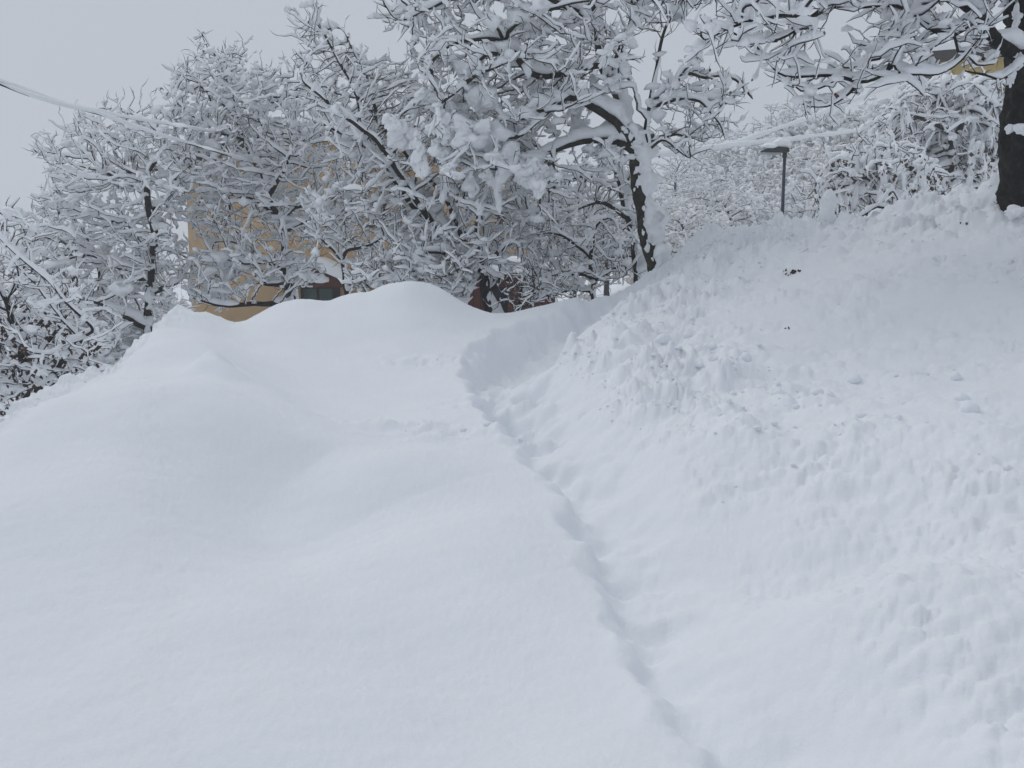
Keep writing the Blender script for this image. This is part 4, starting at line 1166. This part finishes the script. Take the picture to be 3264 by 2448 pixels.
def house(label, loc, rz, W, D, zE, zA, xA, wall, over=.6, snow=.45):
    h = empty('house', loc, label, 'house'); h.rotation_euler.z = rz
    MB().prism([(0, -.6), (W, -.6), (W, zE[1]), (xA, zA), (0, zE[0])], 0, D).build('wall', wall, h)
    lx, rx = -over, W + over
    sl = (zA - zE[0]) / xA; sr = (zA - zE[1]) / (W - xA)
    lz, rz_ = zE[0] - sl * over, zE[1] - sr * over
    th = .16
    for nm, (x0, z0, x1, z1) in (('roof', (lx, lz, xA, zA)), ('roof', (xA, zA, rx, rz_))):
        rf = MB().prism([(x0, z0 + .004), (x1, z1 + .004), (x1, z1 + th), (x0, z0 + th)], -over, D + over).build(nm, M_TILE, h)
        slab_snow('roof_snow', rf, x0, x1, -over - .08, D + over + .08, lambda X, x0=x0, z0=z0, x1=x1, z1=z1: z0 + (z1 - z0) * (X - x0) / (x1 - x0) + th, snow, 40, 30, 5)
        MB().prism([(x0, z0 - .14), (x1, z1 - .14), (x1, z1 + th - .02), (x0, z0 + th - .02)], -over - .045, -over - .003).build('barge_board', M_DARKWOOD, h)
    return h

oY = 26.0
oL = at(607, 900, oY); og = ground_z(oL[0], oY)
def lx(px): return float(at(px, 700, oY)[0] - oL[0])
def lz(py): return float(at(1200, py, oY)[2] - og)
ho = house('ochre rendered house with a snow-covered gable roof behind the trees', (oL[0], oY, og), 0, lx(1690), 8.5, (lz(520), lz(515)), lz(385), lx(1150), M_OCHRE)
window(ho, lx(1180), lx(1240), lz(718), lz(628), 'closed')
window(ho, lx(842), lx(885), lz(560), lz(470), 'open')
window(ho, lx(1455), lx(1500), lz(640), lz(548), 'open')
window(ho, lx(1600), lx(1640), lz(730), lz(650), 'open')
window(ho, lx(952), lx(1062), lz(985), lz(912))
window(ho, lx(1280), lx(1340), lz(930), lz(830), 'open')
bal = MB().box(lx(1105), lx(1330), -1.0, -.003, lz(548), lz(532)).build('balcony', M_OCHRE, ho)
slab_snow('balcony_snow', bal, lx(1103), lx(1332), -1.05, -.01, lambda X: X * 0 + lz(532), .16, 24, 8, 9)
porch = MB().prism([(lx(905), lz(910)), (lx(1130), lz(910)), (lx(1130), lz(898)), (lx(1015), lz(850)), (lx(905), lz(898))], -1.3, -.004).build('porch_gable', M_REDWOOD, ho)
for x in (lx(940), lx(1095)):
    MB().box(x - .07, x + .07, -1.28, -1.14, -.4, lz(910)).build('porch_post', M_DARKWOOD, ho)
for (xa, za, xb, zb) in ((lx(895), lz(900), lx(1015), lz(848)), (lx(1015), lz(848), lx(1140), lz(900))):
    slab_snow('porch_snow', porch, xa, xb, -1.5, -.01, lambda X, xa=xa, za=za, xb=xb, zb=zb: za + (zb - za) * (X - xa) / (xb - xa) + .02, .3, 16, 10, 11)

sY = 21.0
sL = at(1400, 900, sY); sg = ground_z(sL[0], sY)
def sx(px): return float(at(px, 900, sY)[0] - sL[0])
def sz(py): return float(at(1500, py, sY)[2] - sg)
sh = empty('wooden_shed', (sL[0], sY, sg), 'dark red boarded shed with a dark opening low between the tree trunks', 'shed')
nP = 17
wP = sx(1770) / nP
for k in range(nP):
    x0 = k * wP + .008; x1 = (k + 1) * wP - .008
    pm = (x0 + x1) / 2 / sx(1770) * 370 + 1400
    bot = -.5 if not (1545 < pm < 1612) else sz(915)
    MB().box(x0, x1, -.03 - .006 * (k % 3), 0, bot, sz(884)).build('plank', M_REDWOOD, sh)
MB().box(0, sx(1770), .02, 2.6, -.5, sz(888)).build('wall', M_INNER_SHADE, sh)  # solid near-black block: the shade inside the opening is put into its colour
rf = MB().prism([(-.25, sz(884) + .01), (sx(1770) + .25, sz(884) + .01), (sx(1770) + .25, sz(884) + .1), (-.25, sz(884) + .1)], -.4, 2.9).build('roof', M_DARKWOOD, sh)
slab_snow('roof_snow', rf, -.3, sx(1770) + .3, -.45, 2.95, lambda X: X * 0 + sz(884) + .1, .34, 40, 16, 13)
V, F = blobs(np.array([[0, 0, .55]]), np.array([[.30, .3, .62]]), ICO3, .35, 2.4, 77)
tp = at(1475, 930, 20.2); tg = ground_z(tp[0], tp[1])
tq = mesh_obj('covered_bin', V, F, M_TARP, None); tq.location = (tp[0], tp[1], tg)
tag(tq, 'blue-grey tarpaulin-covered bin left of the dark trunk at the shed', 'bin')

yY = 38.0
yL = at(2985, 400, yY); yg = ground_z(yL[0], yY)
def ax(px): return float(at(px, 300, yY)[0] - yL[0])
def az(py): return float(at(3050, py, yY)[2] - yg)
yh = empty('house', (yL[0], yY, yg), 'yellow house with a dark eave and snowy roof behind the right-hand trunk', 'house'); yh.rotation_euler.z = -.44
MB().box(0, 8.2, 0, 7, -.6, az(196)).build('wall', M_YELLOW, yh)
ev = MB().prism([(-.7, az(200)), (8.9, az(200)), (8.9, az(172)), (-.7, az(172))], -.7, -.55).build('eave_board', M_DARKWOOD, yh)
MB().box(-.7, 8.9, -.54, 7.7, az(200) + .03, az(200) + .15).build('soffit', M_DARKWOOD, yh)
n_ = 12
vv = [(-.75, -.72, az(172)), (8.95, -.72, az(172)), (6.2, 3.5, az(172) + 1.5), (2.0, 3.5, az(172) + 1.5), (-.75, 7.8, az(172)), (8.95, 7.8, az(172))]
rm = MB(); rm.add(vv, [(0, 1, 2, 3), (1, 5, 2), (5, 4, 3, 2), (4, 0, 3), (0, 4, 5, 1)]); rr_ = rm.build('roof', M_TILE, yh)
vs_ = [(x, y, z + .012 + (.42 if i in (2, 3) else .30)) for i, (x, y, z) in enumerate(vv)]
rm = MB(); rm.add([(x * 1.0, y, z + .006) for x, y, z in vv] + vs_, [(6, 7, 8, 9), (7, 11, 8), (11, 10, 9, 8), (10, 6, 9), (0, 1, 7, 6), (1, 5, 11, 7), (5, 4, 10, 11), (4, 0, 6, 10)]); rm.build('roof_snow', M_SNOW, rr_, bevel=.12)
window(yh, ax(3100), ax(3150), az(330), az(250), 'open')
window(yh, ax(3165), ax(3205), az(500), az(425), 'closed')
window(yh, ax(3020), ax(3060), az(330), az(250), 'open')

# ------------------------------------------------------------------ street lamp
lp = at(2493, 700, 25.0); lg = ground_z(lp[0], 25.0)
def lampz(py): return float(at(2493, py, 25.0)[2] - lg)
la = empty('street_lamp', (lp[0], 25.0, lg), 'blue-grey street lamp with flat snow-capped head above the snow bank', 'street lamp')
zt = lampz(488)
MB().lathe([(.07, -.3), (.066, .9), (.05, 1.0), (.042, zt)], 14).build('pole', M_POLE, la, True)
MB().lathe([(.055, zt - .12), (.06, zt - .1), (.06, zt + .05), (.045, zt + .07)], 14).build('collar', M_HEAD, la, True)
hd = MB()
prof = [(.09, 0), (.06, .09), (-.2, .115), (-.45, .085), (-.62, .02), (-.60, -.012), (.07, -.03)]
hd.prism([(x, zt + .04 + z) for x, z in prof], -.16, .16)
lh = hd.build('lamp_head', M_HEAD, la, bevel=.03)
MB().prism([(-.60, zt + .018), (-.12, zt + .006), (-.14, zt - .03), (-.30, zt - .05), (-.52, zt - .028)], -.125, .125).build('lens', M_LENS, lh, bevel=.01)
V, F = blobs(np.array([[-.08, 0, zt + .23], [-.36, 0, zt + .16], [.02, .02, zt + .2]]), np.array([[.26, .19, .15], [.30, .17, .09], [.13, .16, .12]]), ICO3, .3, 5, 51)
mesh_obj('snow_cap', V, F, M_SNOW, la)

# ------------------------------------------------------------------ overhead cables in sleeves of snow
def cable(label, pts, r=.045, seed=0, up=.03):
    w = np.array([at(*p) for p in pts])
    c = catmull(w, .12)
    o0 = c[0].copy()
    arr = chain_arrays(c, np.full(len(c), .012), [np.arange(len(c))])
    V, F = tubes(arr, 6)
    root = empty('overhead_cable', o0, label, 'cable', 'overhead cables sleeved in snow')
    mesh_obj('cable', V, F, M_CABLE, root, origin=o0)
    q = c + np.array([0, 0, up])
    n = perlin(q, 1.3, seed) + .5 * perlin(q, 5, seed + 1)
    arr = chain_arrays(q, r * np.clip(1 + .45 * n, .35, 1.6), [np.arange(len(q))])
    V, F = tubes(arr, 9, .22)
    mesh_obj('snow_sleeve', V, F, M_SNOW, root, kind='stuff', origin=o0)
cable('thick snow-sleeved cable running from the left edge down to the ochre house', [(-500, 120, 9.5), (-200, 205, 10.5), (0, 268, 11.5), (58, 294, 11.7), (217, 341, 12.1), (304, 360, 12.4), (405, 396, 12.7), (535, 439, 13.1), (629, 466, 13.6), (760, 505, 14.4), (980, 570, 25.9)], .027, 61, .014)
cable('thinner upper snow-sleeved cable splitting off above the left tree', [(-500, 100, 9.7), (-200, 190, 10.8), (0, 258, 11.7), (217, 336, 12.3), (304, 354, 12.6), (434, 381, 13), (543, 397, 13.5), (651, 417, 14.2), (820, 450, 25.3)], .021, 63, .012)
cable('lower snow-sleeved cable passing just above the street lamp', [(1960, 510, 27), (2181, 482, 28), (2288, 470, 28.5), (2408, 456, 29), (2505, 447, 29.5), (2601, 434, 30), (2683, 425, 31), (2985, 380, 37.9)], .07, 65)
cable('upper snow-sleeved cable climbing to the yellow house eave', [(2100, 500, 28), (2336, 458, 29), (2408, 436, 29.5), (2505, 403, 30.5), (2596, 371, 31.5), (2800, 290, 34), (3010, 208, 37), (3050, 194, 37.25)], .07, 67)

# ------------------------------------------------------------------ small things on the snow
def stick(name, label, cat, Y, lines, mat=None, load=.6, cover=0, K=7, snow=True):
    sk = Skel(.03); first = True
    for pts, r0, r1 in lines:
        w = np.array([at(a, b, Y + c) for a, b, c in pts])
        if first: base = w[0].copy(); first = False
        sk.guide_line(w, r0, r1, .003)
    P, r, ch, g = sk.finish(.003, 2.4)
    root = empty(name, base, label, cat)
    arr = chain_arrays(P, r, ch, 1)
    V, F = tubes(arr, K, .15); mesh_obj('branch', V, F, mat or M_BARK, root, origin=base)
    if snow:
        V, F = snow_sweep(arr, 8, load, 71, .5, cover); mesh_obj('branch_snow', V, F, M_SNOW, root, origin=base)
    return root
stick('fallen_branch', 'broken dark branch forking out of the top of the right bank', 'branch', 11.7, [
  ([(2690, 725, -.1), (2712, 706, 0), (2755, 682, 0), (2790, 660, 0), (2806, 655, 0)], .020, .017), ([(2800, 656, 0), (2815, 636, 0), (2832, 614, 0), (2848, 610, 0)], .018, .012), ([(2797, 660, 0), (2815, 661, 0), (2829, 661, 0)], .017, .016),
  ([(2848, 611, 0), (2860, 630, 0), (2866, 648, 0)], .01, .006)], load=.95, cover=.3)
pp = at(2640, 735, 11.9); pg = ground_z(pp[0], pp[1])
po = empty('tree_stump', (pp[0], pp[1], pg), 'leaning snow-capped stump poking out of the bank left of the broken branch', 'stump')
V, F = tubes(chain_arrays(np.array([[.05, .05, -.2], [.05, .04, 0], [.02, .03, .12], [-.01, .02, .22]]), np.array([.075, .07, .062, .055]), [np.arange(4)]), 12, .2)
mesh_obj('stump', V, F, M_BARK, po)
V, F = blobs(np.array([[-.02, 0, .20], [-.035, -.02, .07], [.0, .01, .30]]), np.array([[.115, .105, .17], [.12, .10, .14], [.085, .08, .10]]), ICO3, .35, 7, 73)
mesh_obj('snow_cap', V, F, M_SNOW, po)

def leaf_thing(px, py, n, spread, size, label, seed):
    rng = np.random.default_rng(seed)
    p = on_snow(px, py); z = ground_z(*p)
    C = np.stack([p[0] + rng.normal(0, spread, n), p[1] + rng.normal(0, spread, n), np.zeros(n)], -1)
    C[:, 2] = terrain(C[:, 0], C[:, 1]) + size * .75
    V, F = leaf_quads(C, size, rng)
    o = mesh_obj('leaf_litter', V, F, M_DARKLEAF, None, False, origin=(p[0], p[1], z)); o.location = (p[0], p[1], z)
    tag(o, label, 'leaf litter')
leaf_thing(2525, 866, 24, .045, .034, 'clump of dark brown dead leaves lying on the bank below the lamp', 81)
leaf_thing(3068, 735, 5, .02, .025, 'few withered leaves lying high on the bank near the great trunk', 82)
leaf_thing(2518, 1014, 3, .02, .018, 'scrap of dead leaves lower down the bank under the dark clump', 83)
for i, (pts, lab) in enumerate([
  ([(190, 1290), (198, 1278), (205, 1268)], 'small twig tip poking from the snow under the left brow'),
  ([(163, 1300), (166, 1311), (167, 1322)], 'curved dark stalk sticking out of the left snow, upper of two'),
  ([(155, 1340), (163, 1348), (162, 1358)], 'curved dark stalk sticking out of the left snow, lower of two'),
  ([(-10, 1392), (18, 1384), (40, 1392), (52, 1400)], 'reddish arched twig lying at the very left edge')]):
    p = on_snow(*pts[-1]); Y = float(p[1])
    stick('twig', lab, 'twig', Y - .02, [([(a, b, 0) for a, b in pts], .005, .003)], M_TWIG, snow=False, K=5)

# ------------------------------------------------------------------ the damp winter air
m_, nt_, b_ = mat_base('haze'); nt_.nodes.remove(b_)
pv = nt_.nodes.new('ShaderNodeVolumePrincipled')
pv.inputs['Color'].default_value = (.93, .95, .98, 1); pv.inputs['Density'].default_value = HAZE; pv.inputs['Anisotropy'].default_value = .2
nt_.links.new(pv.outputs[0], [n for n in nt_.nodes if n.type == 'OUTPUT_MATERIAL'][0].inputs['Volume'])
bpy.context.view_layer.update()
zs = [(o.matrix_world @ Vector(c)).z for o in bpy.data.objects if o.type == 'MESH' for c in o.bound_box]
hz = MB().box(-118, 118, -118, 118, min(zs) - 1.0, max(zs) + .6).build('haze', m_)
tag(hz, kind='stuff')
print('total tris', TRI[0], 'all', sum(len(o.data.polygons) for o in bpy.data.objects if o.type == 'MESH'), round(time.time() - T0, 1))
